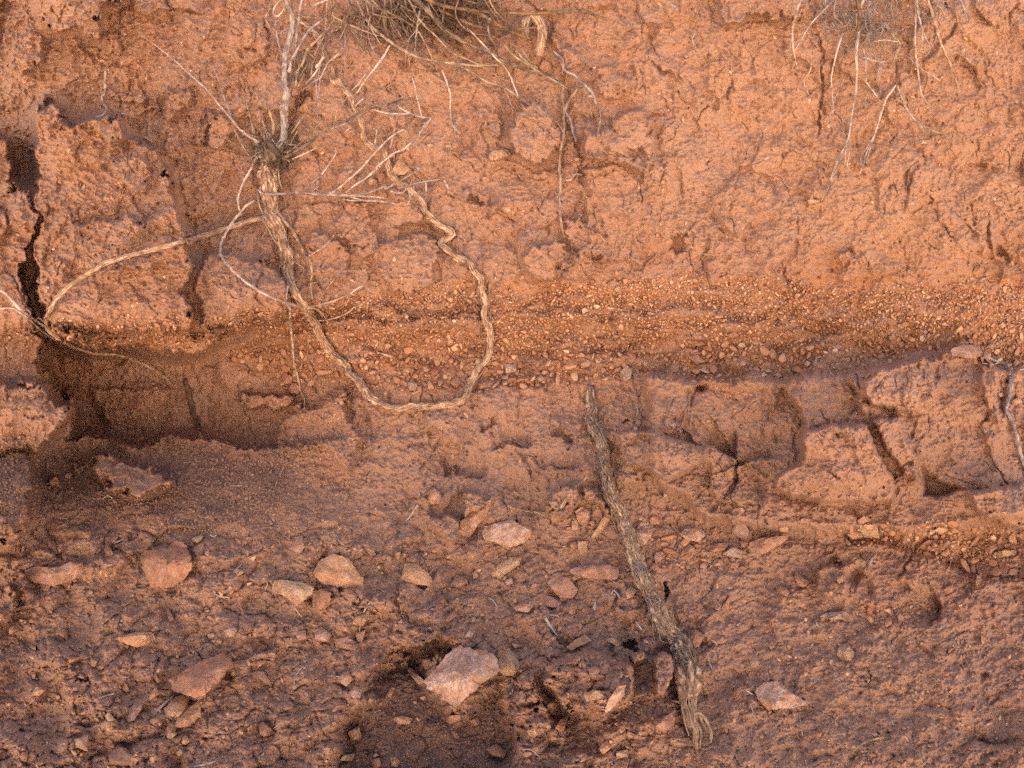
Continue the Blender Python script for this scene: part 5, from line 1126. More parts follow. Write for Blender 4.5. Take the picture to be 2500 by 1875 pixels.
# crown: woody knot with bristles
g = Geo(); P, R = route('J 700,730,10 740,830,20 770,930,22 780,1010,20', [13, 24, 24, 16], 10, 0, 5, 2.5); g.add(P, R, 40, .5, 11, 2, 9)
g.build('root_crown', 'brown', sh); g = Geo(); rr = np.random.RandomState(8)
for q in range(620):
    cx, cy = 500 + rr.normal(800, 115) / 4.88, 200 + rr.normal(880, 95) / 4.88; a = math.atan2(cy - 378, cx - 662) + rr.normal(0, .5); L = rr.uniform(5, 24)
    h0 = float(hat(cx, cy, HB)) + rr.uniform(8, 46); t = np.linspace(0, 1, 6); c_ = rr.normal(0, .5)
    g.add(W(cx + np.cos(a + c_ * t) * L * t, cy + np.sin(a + c_ * t) * L * t, h0 + rr.uniform(-8, 16) * t), np.linspace(.95, .35, 6) * UNIT * rr.uniform(.5, 1.3), 4, 0, 5, 0, q)
g.build('crown_bristles', 'brown', sh)
g = Geo()
for q in range(70):
    cx, cy = 500 + rr.uniform(610, 900) / 4.88, 200 + rr.uniform(1000, 1600) / 4.88; L = rr.uniform(8, 26); a = rr.choice([0.1, 3.0]) + rr.normal(0, .9); t = np.linspace(0, 1, 7)
    g.add(W(cx + np.cos(a) * L * t, cy + np.sin(a) * L * t + 5 * t * t, float(hat(cx, cy, HB)) + 22 - 8 * t), np.linspace(.55, .25, 7) * UNIT, 4, 0, 5, 0, q)
g.build('root_hairs', 'tan', sh)
for s_, r_, m_, sd_ in (
    ('J 960,900,34 1100,812,44 1250,722,50 1400,602,54 1530,492,56 1700,452,56 1900,340,54 2060,300,50 2196,262,46|M 1600,1190,40 1700,1190,36 1805,1196,30', [3.6, 3.6, 3, 2.4, 2, 1.9, 1.7, 1.4, 1.1], 'brown', 10),
    ('J 1530,500,56 1560,420,58 1568,330,58', [1.5, 1.3, .9], 'tan', 3), ('J 1500,560,50 1640,510,48 1780,440,46 1880,370,46', [1.6, 1.4, 1.1], 'grey', 10),
    ('M 1220,1285,40 1300,1312,38 1450,1350,36 1600,1356,34 1735,1356,32', [1.4, 1.9, 1.8, 1.3], 'white', 3), ('M 1555,1250,38 1600,1290,36 1700,1345,34 1830,1390,32 1975,1406,28', [1.4, 1.9, 1.9, 1.1], 'white', 3), ('M 1555,1215,38 1556,1290,34 1545,1350,26', [1, .9], 'brown', 0),
    ('M 1740,925,30 1780,1070,34 1812,1230,36 1855,1400,34', [.8, 1.4, 1.6, 1.2], 'white', 2), ('M 1965,1408,28 1900,1480,26 1842,1560,22 1820,1620,14', [1.4, 1.8, 1.4], 'white', 4),
    ('J 640,1290,30 700,1330,38 900,1332,44 1100,1318,48 1300,1330,50 1500,1346,50 1700,1352,50 1850,1340,48 2000,1300,44 2150,1240,40|B 300,1195,34 400,1140,28 525,1066,22', [3.6, 3, 3, 2.8, 2.6, 2.2, 1.8, 1.4, 1.1], 'grey', 14),
    ('J 1480,1342,50 1600,1262,52 1750,1132,54 1880,1010,54 1960,920,52 2050,812,50|B 250,950,44 330,870,38 418,818,32', [1.6, 2, 1.9, 1.6, 1.1], 'white', 12),
    ('J 1680,1315,48 1800,1222,48 1950,1120,46 2060,1020,44|B 240,1062,40 340,980,36 430,932,32 510,850,28 592,748,24', [1.6, 2, 1.9, 1.7, 1.2], 'white', 14),
    ('J 1700,1352,50 1900,1362,46 2150,1382,40', [1.4, 1.8, 1.1], 'white', 4), ('J 1720,1362,48 1900,1412,44 2050,1420,40 2196,1436,34|B 378,1294,30', [1.4, 1.9, 1.8, 1], 'white', 5), ('J 1640,1400,40 1800,1415,38 2000,1400,36', [.9, 1.3, .8], 'white', 0),
    ('B 380,1192,34 460,1170,32 560,1146,30 680,1132,24', [1.3, 1.6, 1.3], 'grey', 12), ('B 556,1150,28 560,1210,22', [1.6, 2.2], 'white', 0), ('B 672,1140,24 698,1190,20', [1.6, 1.8], 'white', 0), ('B 335,1212,26 400,1222,28 440,1192,30 475,1200,30', [1.6, 1.9, 1.6], 'white', 5),
    ('B 440,1296,22 468,1230,28 480,1180,30', [1.2, 1.8, 2.2], 'white', 3), ('B 455,1260,22 450,1200,26 460,1170,30', [1.5, 1.5], 'white', 0), ('B 245,820,20 240,880,24 232,930,28', [1.2, 2, 1.2], 'white', 0), ('B 360,810,24 345,870,26 330,940,26', [1, 1.5, 1.1], 'white', 0), ('B 255,1020,30 265,1060,28', [1.5, 1.6], 'white', 0), ('B 168,1150,30 178,1220,28', [1, 1.6], 'grey', 0),
    ('A 895,222,30 1000,300,34 1100,380,36 1200,470,38 1300,560,40 1400,680,40 1470,760,38 1510,810,36 1570,860,34 1640,900,30', [.7, .9, 1.2, 1.3, 1.5, 1.8, 2.4, 3, 3.4], 'white', 4),
    ('A 1350,430,24 1400,560,28 1440,680,30 1480,775,32 1520,830,32', [.8, 1.3, 1.5, 1.4], 'grey', 3), ('A 1555,612,20 1580,740,24 1612,840,26', [.7, 1.2, 1.2], 'tan', 0), ('A 1395,862,20 1480,910,24 1545,935,28', [.9, 1.5, 1.2], 'tan', 2), ('A 1480,820,30 1540,930,30 1605,1030,26', [2, 1.6, 1.1], 'tan', 5),
    ('A 1692,660,40 1715,740,36 1730,800,32 1722,850,28', [2.8, 3.4, 3.4, 2.6], 'tan', 0), ('A 1550,990,24 1590,1020,26 1630,1060,22', [1, 1.2], 'tan', 3), ('A 1560,840,30 1600,880,30 1640,930,28', [1.8, 1.4], 'white', 2), ('A 1490,850,24 1530,890,26 1575,960,26', [1.2, 1.2], 'tan', 0),
    ('J 1030,620,40 1120,490,44 1240,338,46', [1.2, 1.5, .9], 'tan', 2), ('J 1020,745,34 1060,660,38 1102,586,40', [.9, 1.2], 'tan', 0), ('J 980,850,36 1150,720,40 1300,570,42 1412,455,42', [1.3, 1.5, .9], 'tan', 3), ('J 1040,922,28 1200,850,34 1345,778,36', [1.1, 1.5, .9], 'white', 6),
    ('J 1392,1104,20 1480,980,26 1560,850,30 1552,780,30', [1.8, 1.9, 1.4, .9], 'white', 5), ('J 940,1000,26 1035,1092,26', [1.2, .8], 'tan', 0), ('J 480,180,20 520,350,24 580,620,28', [.8, 1.1], 'tan', 0), ('J 650,545,26 680,620,26 700,720,26', [1, 1], 'tan', 0), ('J 1240,260,16 1330,380,22 1362,480,24', [.8, 1.2], 'grey', 3), ('J 1640,262,30 1700,180,34 ', [1, .8], 'tan', 0), ('J 1800,280,40 1890,198,40', [1, .7], 'white', 0),
    ('J 1180,1300,24 1300,1180,22 1400,1120,22', [.8, 1], 'grey', 3), ('J 1270,1310,30 1360,1245,30', [.9, .9], 'grey', 0),
    ('M 1472,540,50 1390,680,44 1310,790,38 1200,930,32 1075,1110,24', [1.6, 2.2, 1.8, 1.2, 1], 'white', 4), ('M 1242,790,34 1120,970,28 1005,1095,22', [.8, 1.2, .8], 'white', 2), ('M 1160,1168,34 1110,1210,38 1060,1260,40', [1.1, 1.4], 'white', 0), ('M 840,1300,44 830,1380,44 815,1460,42', [1, 1.3], 'white', 0), ('M 500,1310,44 400,1440,40 300,1590,34', [1, 1.5, 1.2], 'tan', 2), ('M 1010,1520,30 940,1565,30', [.9, 1.1], 'white', 0)):
    part(sh, 'branch' if max(r_) > 2.3 else 'twig', m_, s_, r_, wob=.7, side=sd_)

rq = np.random.RandomState(61)
for q in range(46):
    cx, cy = rq.normal(668, 16), rq.normal(362, 16); a = rq.uniform(-2.9, .5) if rq.rand() < .75 else rq.uniform(0, 6.28); L = 18 + 75 * rq.rand() ** 1.6; c_ = rq.normal(0, .35); t = np.linspace(0, 1, 5); r0 = rq.uniform(.5, 1.2)
    part(sh, 'twig', rq.choice(['tan', 'brown', 'white', 'grey']), np.stack([cx + L * t * np.cos(a + c_ * t), cy + L * t * np.sin(a + c_ * t), 22 + 20 * t], -1), [r0 * 1.3, r0, r0 * .5], wob=1.4, side=rq.randint(0, 4))
for q in range(26):
    cx, cy = 650 + rq.uniform(220, 640) / 4.88, rq.uniform(820, 1080) / 4.88; a = rq.normal(-1.35, .5); L = rq.uniform(20, 70); t = np.linspace(0, 1, 4); r0 = rq.uniform(.6, 1.5)
    part(sh, 'twig', rq.choice(['tan', 'brown', 'dark', 'grey']), np.stack([cx + L * t * np.cos(a), cy + L * t * np.sin(a), 26 + 22 * t], -1), [r0, r0, r0 * .5], wob=1.4, side=rq.randint(0, 3))
# ---- bush hanging in from the top edge, middle
bu = thing('dry_bush', 'tangled brown dry bush hanging in from the top edge, middle', 'bush', 1030, 20, 40)
for s_, r_, m_, sd_ in (
    ('B 520,-30,90 640,30,80 800,60,66 950,75,52 1200,85,44 1400,75,40 1550,70,40 1620,95,40 1692,122,40', [5, 5, 4, 3.6, 3.2, 3, 3.4, 4, 4], 'moss', 0),
    ('B 780,50,60 900,90,54 1000,150,46 1100,200,38 1215,248,30', [6, 6, 5, 4.6, 4], 'moss', 0), ('B 640,60,70 740,110,60 860,160,50 950,180,44 1100,186,36 1275,170,30', [4, 3.6, 3, 2.6, 2], 'moss', 0),
    ('B 470,-20,80 560,60,70 650,160,64 740,230,58 830,280,50 950,330,44 1060,390,36 1160,430,30 1280,460,28 1360,480,26 1430,530,24 1480,552,22 1545,556,20', [7, 7, 6.5, 6, 5, 4, 3.6, 3.2, 3, 2.6, 2, 1.6, 1.4], 'tan', 6),
    ('B 110,-10,60 190,140,56 300,240,50 400,310,44 500,360,40 620,385,40 740,400,42 870,415,40 1040,410,36', [3, 3.4, 3.6, 3.6, 3.6, 4, 4.4, 2.6, 1.4], 'root', 3),
    ('B 740,402,42 850,460,36 950,520,32 1060,560,28 1150,620,24 1250,690,22 1340,770,20 1425,860,12', [2.6, 3, 3, 2.8, 2.2, 1.8, 1.4, .9], 'white', 2),
    ('B 820,180,50 900,260,46 980,350,44 1060,430,42 1110,530,36 1142,624,26', [1.6, 2, 2, 1.9, 1.7, 1.4], 'white', 0), ('B 440,-20,80 520,130,70 620,230,60 720,330,52 830,380,44 930,430,38 1040,500,32 1130,520,28 1310,552,20', [2, 2.2, 2, 2, 1.8, 1.6, 1.4, 1.2, .8], 'tan', 0),
    ('B 1050,282,34 1110,350,32 1200,410,30 1300,470,28 1400,530,24 1455,562,20', [1.4, 2.6, 2.8, 2.4, 2, 1.2], 'root', 0), ('B 1130,320,30 1190,390,30 1262,432,28', [2, 3, 2.2], 'tan', 0), ('B 1160,310,24 1220,400,26', [1.4, 1.6], 'white', 0),
    ('B 1362,318,16 1420,380,22 1430,440,26 1500,480,26 1550,530,26 1610,590,24 1640,670,20 1672,694,14', [2.4, 4, 4.2, 3.4, 3, 2.6, 2.6, 2], 'grey', 3), ('B 1660,690,16 1660,760,14 1638,852,10', [1.2, 1.2, .7], 'white', 2), ('B 1550,545,24 1590,640,20 1612,768,10', [1.2, 1.3, .8], 'tan', 3), ('B 1660,700,16 1700,760,14 1745,825,8', [.9, .6], 'tan', 0), ('B 1590,740,10 1560,780,8', [.8, .6], 'tan', 0),
    ('B 775,425,40 730,480,34 698,535,28', [3, 3.2, 2.4], 'tan', 0), ('B 660,440,34 690,530,30 710,600,26 710,700,20 725,790,14 778,850,8', [1.8, 2.2, 2, 1.8, 1.6, 1], 'white', 6), ('B 500,378,34 560,430,28 640,490,24 692,522,24', [1.2, 1.7, 1.5, 1], 'tan', 0),
    ('B 1040,540,26 1080,620,22 1110,720,18 1117,800,12 1112,840,8', [1.6, 1.9, 1.7, 1.2, .8], 'white', 3), ('B 1035,560,18 1040,640,14 1035,730,8', [.9, .7], 'brown', 8), ('B 725,740,14 740,800,12 735,850,8', [2, 2, 1.2], 'grey', 5),
    ('B 320,100,60 400,200,52 432,292,44', [1.5, 1.7, 1.2], 'tan', 0), ('B 290,60,60 480,170,56 560,290,50 600,380,42 640,470,32', [2.4, 2, 1.8, 1.4, .9], 'tan', 0), ('B 300,-20,70 290,130,64 320,230,58', [3.4, 4, 3], 'tan', 6),
    ('M 1062,-10,60 1080,100,56 960,200,50 770,382,38', [1.6, 1.8, 1.7, 1.1], 'white', 0), ('M 1080,100,56 1000,230,48 930,340,42 872,490,34', [1.4, 1.6, 1.1], 'white', 0), ('M 1092,-10,60 1112,140,54 1120,220,48 1098,295,40', [1.4, 1.6, 1.1], 'tan', 0), ('M 1185,-10,66 1210,120,60 1242,260,52', [1.8, 1.8, 1.4], 'tan', 0), ('M 1412,-10,66 1380,150,58 1350,230,50 1295,315,44', [1.7, 1.6, 1.1], 'tan', 0), ('M 1700,20,66 1600,180,56 1540,330,46', [1.4, 1.7, 1.1], 'tan', 0), ('M 960,-10,50 1020,75,44', [1.6, 2], 'tan', 0),
    ('M 1450,140,60 1600,230,58 1750,310,54 1870,420,48 1930,520,42', [2.8, 2.6, 2.2, 1.8, 1.2], 'tan', 3), ('M 1430,150,60 1425,300,54 1440,420,48', [2.6, 2.4, 1.6], 'tan', 4), ('M 1490,250,50 1580,390,44 1665,548,34', [1.4, 1.7, 1.3], 'white', 0), ('M 1670,380,40 1760,470,36 1815,555,30', [1, 1.1], 'tan', 0)):
    part(bu, 'branch' if max(r_) > 2.3 else 'twig', {'white': 'tan', 'tan': 'brown', 'root': 'tan'}.get(m_, m_) if (len(s_) + len(r_)) % 4 else m_, s_, [q * .82 for q in r_], wob=1.1, side=sd_)
rr = np.random.RandomState(21)
for q in range(160):
    x0, y0 = 825 + rr.uniform(-60, 980) / 2.592, rr.uniform(-30, 50); a = rr.normal(.95, .34) if rr.rand() < .7 else rr.uniform(1.2, 2.3); L = rr.uniform(50, 150); c_ = rr.normal(-.3, .35); t = np.linspace(0, 1, 5)
    pts = np.stack([x0 + L * t * np.cos(a + c_ * t), y0 + L * t * np.sin(a + c_ * t), rr.uniform(30, 90) * (1 - .55 * t)], -1); r0 = .5 + 1.3 * rr.rand() ** 1.5
    part(bu, 'twig', rr.choice(['tan', 'brown', 'brown', 'dark', 'dark', 'grey']), pts, [r0, r0, r0 * .5], wob=1.2, side=int(rr.rand() < .4) * 3)
g = Geo()
for q in range(700):
    x0, y0 = 825 + rr.normal(650, 170) / 2.592, rr.normal(20, 30); L = rr.uniform(10, 42); a = rr.uniform(0, 6.28); c_ = rr.normal(0, 1.4); t = np.linspace(0, 1, 8)
    g.add(W(x0 + L * t * np.cos(a + c_ * t), y0 + L * t * np.sin(a + c_ * t), float(hat(x0, y0, HB)) + rr.uniform(16, 74) + rr.uniform(-12, 12) * t), np.linspace(1, .4, 8) * rr.uniform(.5, 1.2) * UNIT, 4, 0, 5, 0, q)
g.build('twig_tangle', 'dark', bu)

# ---- root mat hanging in from the top edge, right
rm_ = thing('root_mat', 'matted bunch of pale hair-like roots hanging in from the top edge, right', 'roots', 2100, 15, 30)
for s_, r_, m_, sd_ in (
    ('N 190,-20,60 140,120,56 115,250,52 120,380,46 152,558,38', [2.4, 3, 3, 2.2, 1.1], 'white', 4), ('N 112,340,50 85,400,44 60,420,40', [1.2, .8], 'white', 0), ('N 430,20,56 340,110,50 250,210,46 180,330,42 120,430,36 50,510,28', [1.8, 2.4, 2.2, 1.8, 1.3, .8], 'white', 5),
    ('N 235,-20,50 200,120,44 150,250,36', [1.4, 1.3, .8], 'tan', 4), ('N 120,0,30 95,120,26 60,230,16', [.8, .9, .6], 'tan', 0), ('N 520,270,40 480,400,36 450,520,32 430,640,28 440,800,22 442,945,14', [3, 2.8, 2.2, 2, 1.9, 1.2], 'white', 6), ('N 542,620,26 490,730,24 440,850,22 425,930,18 418,1040,10', [1.2, 1.5, 1.6, 1.2, .8], 'white', 4),
    ('N 700,-20,70 640,120,60 650,250,52 640,350,46 632,450,42 636,600,38 626,750,34 600,900,30 580,1050,26 560,1140,24 500,1260,22 450,1390,20 400,1530,16 350,1632,8', [5, 5, 4.4, 3.6, 3.2, 3.2, 3, 2.8, 2.6, 2.2, 1.9, 1.7, 1.4, .9], 'white', 10),
    ('N 560,1140,24 542,1240,20 540,1335,12', [1.5, 1.4, .8], 'white', 3), ('N 572,1120,24 578,1220,20 560,1330,16 575,1385,10', [1.4, 1.3, .8], 'white', 4), ('N 520,1230,22 470,1370,20 420,1500,16 402,1640,8', [1.3, 1.4, .8], 'white', 8), ('N 540,1180,24 480,1290,24 430,1430,22 380,1590,12', [1.1, 1.1, .7], 'grey', 8), ('N 490,820,14 520,960,12 530,1130,10', [.7, .9, .6], 'grey', 3),
    ('N 960,680,34 900,760,32 860,830,30 830,930,28 790,1060,26 760,1140,24 710,1250,20 690,1330,14 655,1422,8', [2.4, 2.8, 3.2, 3, 3, 2.6, 1.8, 1.3, .9], 'white', 8), ('N 760,1130,24 700,1220,24 665,1290,20 685,1340,14', [1.2, 1.2, .8], 'white', 5), ('N 790,1060,26 760,1160,24 730,1250,20 700,1320,14', [2.2, 2, 1], 'grey', 5),
    ('N 960,690,30 1000,790,28 1050,900,26 1120,990,24 1210,1040,22 1300,1075,16 1372,1092,10', [2.8, 3, 2.8, 2.2, 1.5, 1], 'white', 3), ('N 1122,-20,60 1112,200,50 1110,400,42 1130,560,36 1142,660,32 1162,760,26 1210,840,20 1252,905,12', [2.6, 2.6, 2.4, 2.4, 2.6, 2, 1.3, .8], 'white', 6),
    ('N 1118,10,60 1150,180,52 1190,300,46 1227,370,42 1215,430,38 1188,455,34', [4, 3.4, 2.6, 2, 1.2], 'grey', 6), ('N 1150,180,50 1170,300,44 1165,380,38 1110,440,30', [1.8, 1.4, .8], 'white', 4), ('N 1140,550,30 1250,612,24 1310,660,20 1338,700,16 1300,742,10', [1.3, 1.4, 1, .7], 'white', 2), ('N 970,435,30 1050,460,26 1130,540,24', [1.2, 1.3], 'white', 0),
    ('N 1200,-30,60 1270,180,48 1310,330,40 1370,470,32 1420,580,22 1462,722,6', [5.4, 4.6, 4.2, 3.8, 3.2, 2.2], 'root', 3), ('N 1265,200,44 1270,290,36 1255,340,30', [2.4, 1.6], 'brown', 3), ('N 1465,-30,50 1510,90,42 1532,170,34', [3.2, 3, 1.2], 'grey', 6), ('N 1490,70,44 1472,150,36', [1.4, .8], 'grey', 3),
    ('N 940,300,44 982,350,44 960,430,42 915,525,36', [2, 3.4, 3, 1.4], 'tan', 3), ('N 765,340,40 860,325,42 965,338,44', [1.5, 2, 1.6], 'white', 0), ('N 938,318,44 1000,240,42 1062,215,36', [1.4, 1.7, 1], 'tan', 0), ('N 640,480,42 700,470,42 760,490,42 830,500,42 885,493,40', [1.4, 3, 3.2, 2.6, 1.4], 'grey', 4), ('N 820,500,42 852,520,42 842,562,40 812,550,38', [1.8, 1.6, 1], 'grey', 0),
    ('N 712,665,26 760,730,28 802,782,28', [2, 2.8, 1.4], 'white', 4), ('N 715,780,26 698,830,24 715,868,22 745,856,20', [1.2, 1.5, 1], 'white', 0), ('N 960,500,36 960,600,34 958,700,34 948,790,32', [3.4, 3.4, 2.6, 2], 'dark', 3), ('N 950,790,32 880,770,30 830,800,28 890,720,30 960,660,32', [2.4, 3.4, 3, 2.4], 'dark', 8), ('N 800,540,34 820,650,30 830,790,28', [2.4, 1.8, 1.6], 'grey', 3), ('N 690,400,40 710,560,34 710,660,30', [3, 2.6, 2], 'grey', 5),
    ('N 890,830,26 920,828,26 955,800,26', [2.6, 2, 1], 'tan', 0), ('N 270,450,10 262,570,10 215,632,10 215,700,10 250,772,6', [.9, 1.4, 1.3, .8], 'white', 0), ('N 330,520,20 336,640,16 345,720,10', [1.1, 1.1, .7], 'tan', 2), ('N 640,-20,70 655,120,66 650,250,60', [7, 6.5, 4], 'dark', 4), ('N 340,-20,40 350,120,36 345,260,28 330,360,18', [2.4, 2, 1.6, 1], 'tan', 8), ('N 920,-20,50 915,90,44 940,190,38 900,260,30', [2.2, 2, 1.2], 'tan', 4),
    ('N 380,-20,46 385,140,40 360,230,32 300,360,20', [2, 1.8, 1], 'white', 5), ('N 470,-20,60 450,110,54 520,200,48', [3, 2.4, 2], 'tan', 5), ('N 830,120,50 880,220,48 940,300,46', [2.4, 3, 2.4], 'tan', 3), ('N 1240,20,50 1320,70,42 1350,130,36', [3, 2.4, 1.2], 'tan', 5)):
    part(rm_, 'root_strand', {'white': 'grey'}.get(m_, m_) if len(s_) % 3 == 0 else m_, s_, [q * .66 for q in r_], wob=.8, side=sd_)
g = Geo()
for q in range(280):
    if rr.rand() < .62: x0, y0 = 1900 + rr.normal(790, 120) / 3.318, rr.normal(150, 150) / 3.318
    elif rr.rand() < .5: x0, y0 = 1900 + rr.normal(480, 70) / 3.318, rr.normal(110, 100) / 3.318
    else: x0, y0 = 1900 + rr.choice([1270, 1330, 640, 1180]) / 3.318 + rr.normal(0, 10), rr.normal(10, 26)
    if y0 > 135: continue
    L = rr.uniform(10, 46); a = rr.choice([1.6, 2.3, 1.2]) + rr.normal(0, .5); c_ = rr.normal(0, 1.3); t = np.linspace(0, 1, 7)
    g.add(W(x0 + L * t * np.cos(a + c_ * t), y0 + L * t * np.sin(a + c_ * t), float(hat(x0, y0, HB)) + rr.uniform(18, 60) + rr.uniform(-12, 12) * t), np.linspace(1, .4, 7) * rr.uniform(.6, 1.7) * UNIT, 4, 0, 5, 0, q)
tag(g.build('root_tangle', 'grey', rm_), kind='stuff')

# ---- the frayed thick root in the lower middle
CORE = ('K 150,62,4 162,160,18 185,260,22 172,345,23 200,430,23 245,520,23 272,600,24 285,700,24 298,800,24 318,900,25 330,1000,27 360,1120,29 425,1205,31 470,1290,31 500,1400,31 540,1540,31|L 230,30,31 290,130,31 345,250,33 385,380,31 455,480,29 540,560,31 590,680,33 618,820,35 628,950,35 622,1060,33')
RC = [8, 10, 12, 12, 12, 12, 12, 13, 12, 13, 14, 15, 15, 14, 14, 15, 15, 16, 20, 18, 17, 20, 23, 25, 24, 19]
fr = thing('frayed_root', 'thick frayed root of shaggy fibrous bark running down the lower middle', 'root', 1439, 946)
part(fr, 'root_core', 'frayed', CORE, [r * .88 for r in RC], wob=1.5, segs=60, ridge=.6, k=11, bury=(14, 0))
fibres(fr, CORE, RC, 250, 'frayed', 31, (.7, 1.5), (.06, .30), 1.0, .30, .35)
fibres(fr, CORE, RC, 110, 'grey', 32, (.6, 1.1), (.05, .22), 1.02, .34, .5)
fibres(fr, 'L 540,560,22 590,680,24 618,820,26 628,950,26 622,1060,24 645,1170,24 662,1270,22 700,1350,18 705,1490,8', [20, 24, 26, 25, 21, 15, 13, 10, 7], 80, 'frayed', 33, (1.2, 2.3), (.3, .7), .95, .02, .3, name='loose_fibres')
for s_, r_ in (('L 560,1040,30 575,1130,30 600,1260,26 635,1385,16', [2.6, 3, 2.4, 1]), ('L 590,1040,32 620,1160,30 640,1290,24', [2.4, 2.8, 1.2]), ('L 620,1040,32 680,1120,30 660,1240,28 690,1330,22 700,1500,8', [4, 5, 6, 6, 3.4]), ('L 690,1030,30 690,1120,30 660,1230,28', [3.4, 3.6, 2.4]), ('L 680,1230,28 700,1190,32 760,1220,32 800,1290,28 826,1350,20 820,1445,8', [3, 4.6, 4.8, 4, 2.8, 1.4]), ('L 672,1240,28 720,1210,34 760,1290,30 790,1340,24', [1.6, 2.2, 1.8, 1]),
    ('L 560,1100,26 530,1092,24 488,1086,18', [2.4, 1.8, .8]), ('L 715,1125,26 790,1128,20 840,1138,16 876,1120,12', [1, .9, .6]), ('L 330,330,20 325,430,16 340,560,8', [1.6, 1.4, .8]), ('L 440,470,24 400,440,26 390,560,20 470,600,20', [1.4, 1.6, 1.2]),
    ('L 450,455,34 520,500,34 540,600,30', [3.4, 3.6, 2.4]), ('L 480,600,20 510,740,20 520,900,16', [1, 1, .8]), ('K 365,1180,24 370,1300,20 400,1400,16 430,1500,14 425,1640,8', [1.2, 1.3, 1.1, .7]), ('K 400,1250,24 440,1380,22 440,1540,18', [1, 1, .7]), ('K 340,780,14 390,785,10', [.9, .6]), ('K 200,150,14 235,140,12', [1, .7]), ('K 290,1445,10 370,1452,16 440,1480,18', [.8, .9])):
    part(fr, 'loose_fibre', 'frayed', s_, r_, wob=.8)

# ---- other roots
def single(name, lab, cat, mat, s, r, group=None, wob=1., side=0, bury=(4, 4), ridge=None, lift=6):
    SEED[0] += 1; P, R = route(s, r, lift, wob, SEED[0], None, bury); g = Geo(); rm = np.max(r)
    g.add(P, R, 24 if rm > 4 else 10 if rm > 1.8 else 6, .3 if ridge is None else ridge, 6, 2, SEED[0])
    rr_ = random.Random(SEED[0])
    for _ in range(side):
        i = rr_.randrange(1, len(P) - 1); L = rr_.uniform(4, 12) * UNIT; t = np.linspace(0, 1, 5)[:, None]
        g.add(P[i] + np.array([rr_.uniform(-1, 1), rr_.uniform(-.6, -.1), rr_.uniform(-1, .4)]) * L * t, np.linspace(.7, .3, 5) * UNIT, 4, 0, 5, 0, 1)
    return tag(g.build(name, mat), lab, cat, group)
t_ = thing('splintered_root', 'pale splintered root stub broken off under the dry bush branches', 'root', 1305, 40)
part(t_, 'stub', 'root', 'B 1215,85,20 1255,110,30 1285,160,32 1292,220,30 1285,290,28 1270,350,22', [6, 9, 9.5, 9, 9, 7], segs=30, ridge=.4, k=9); part(t_, 'stub', 'tan', 'B 1225,95,20 1195,130,16 1185,190,10 1200,245,0', [8, 11, 10, 7], segs=30, ridge=.4, k=9)
fibres(t_, 'B 1230,90,26 1285,160,32 1292,220,30 1285,290,28 1268,355,22', [9, 9.5, 9.5, 8], 46, 'root', 44, (.6, 1.2), (.3, .9), 1.0, .1, .4)
t_ = thing('hanging_root', 'long thin pale root hanging straight down the clay, upper middle', 'root', 1373, 240)
part(t_, 'root_strand', 'tan', 'B 1430,540,18 1418,600,18 1425,680,20 1427,760,20 1425,860,20 1406,950,20 1403,1060,20 1408,1180,18 1403,1280,18 1410,1400,14 1432,1505,6', [2.6, 3, 3.4, 3.6, 3.6, 3.4, 3.6, 3.6, 3.2, 2.8, 1.6], wob=1.4, side=4)
part(t_, 'root_strand', 'tan', 'B 1515,560,14 1480,610,16 1450,660,18 1430,710,20', [2, 2.8, 2.4]); part(t_, 'root_strand', 'grey', 'B 1430,700,20 1470,760,18 1485,830,16 1505,895,10', [2.4, 3, 2.8, 1.8], wob=1.4); part(t_, 'root_strand', 'tan', 'B 1425,840,20 1405,800,18 1370,760,16', [1.2, .8])
single('rootlet', 'thin dark rootlet curving down the crack right of the hanging root', 'rootlet', 'dark', 'B 1525,870 1514,950 1535,1030 1552,1120', [1.6, 1.8, 1.6, 1.2], side=4)
single('rootlet', 'short crooked white rootlet sticking left out of the crack', 'rootlet', 'white', 'B 1548,1105 1500,1104,10 1472,1136,14 1432,1142,14', [1.6, 2.2, 2, 1], wob=1.6)
single('rootlet', 'small crooked white rootlet in the clay at the upper left', 'rootlet', 'white', 'A 670,425,2 662,520,10 665,545,14 660,600,14 645,602,14 650,655,14 676,680,14 662,715,14 635,735,12 598,738,8', [2.6, 2.4, 2.2, 2, 1.8, 1.1], wob=.8, side=2)
single('rootlet', 'hair thin root looping down the dark upper left corner', 'rootlet', 'tan', 'A 95,10,6 50,130,14 32,240,20 45,310,14 65,332', [.9, .9, .8])
t_ = thing('forked_twig', 'bleached forked twig entering from the left edge beside the root bend', 'twig', 60, 770, 10)
part(t_, 'twig_stem', 'white', 'D -40,205,30 0,228,30 60,275,32 120,345,34 180,392,36 240,432,38 290,462,40', [2, 2.4, 2.6, 2.8, 2.4, 2], side=6); part(t_, 'twig_stem', 'white', 'D -40,345,30 0,345,30 80,345,32 130,372,34 200,430,36 260,485,40 350,545,44', [1.8, 2, 2.2, 2.2, 1.5], side=4)
part(t_, 'twig_fork', 'white', 'D 140,385,34 160,350,40 190,370,42 185,400,40', [1.5, 1.8, 1.2]); part(t_, 'twig_fork', 'grey', 'D 195,470,30 212,492,30 240,482,32 238,462,34', [1.8, 2, 1.4]); part(t_, 'twig_fork', 'white', 'D 225,420,38 245,405,42 285,440,40', [1.4, 1.8, 1.2]); part(t_, 'twig_fork', 'white', 'D 70,275,32 60,300,34 90,330,34', [1.2, 1.4])
single('dark_root', 'dark upright root pressed into the back of the hollow', 'root', 'dark', 'D 1168,795,2 1190,860,3 1210,950,3 1240,1050,2 1258,1115,0', [5, 6, 6, 6, 4], side=3)
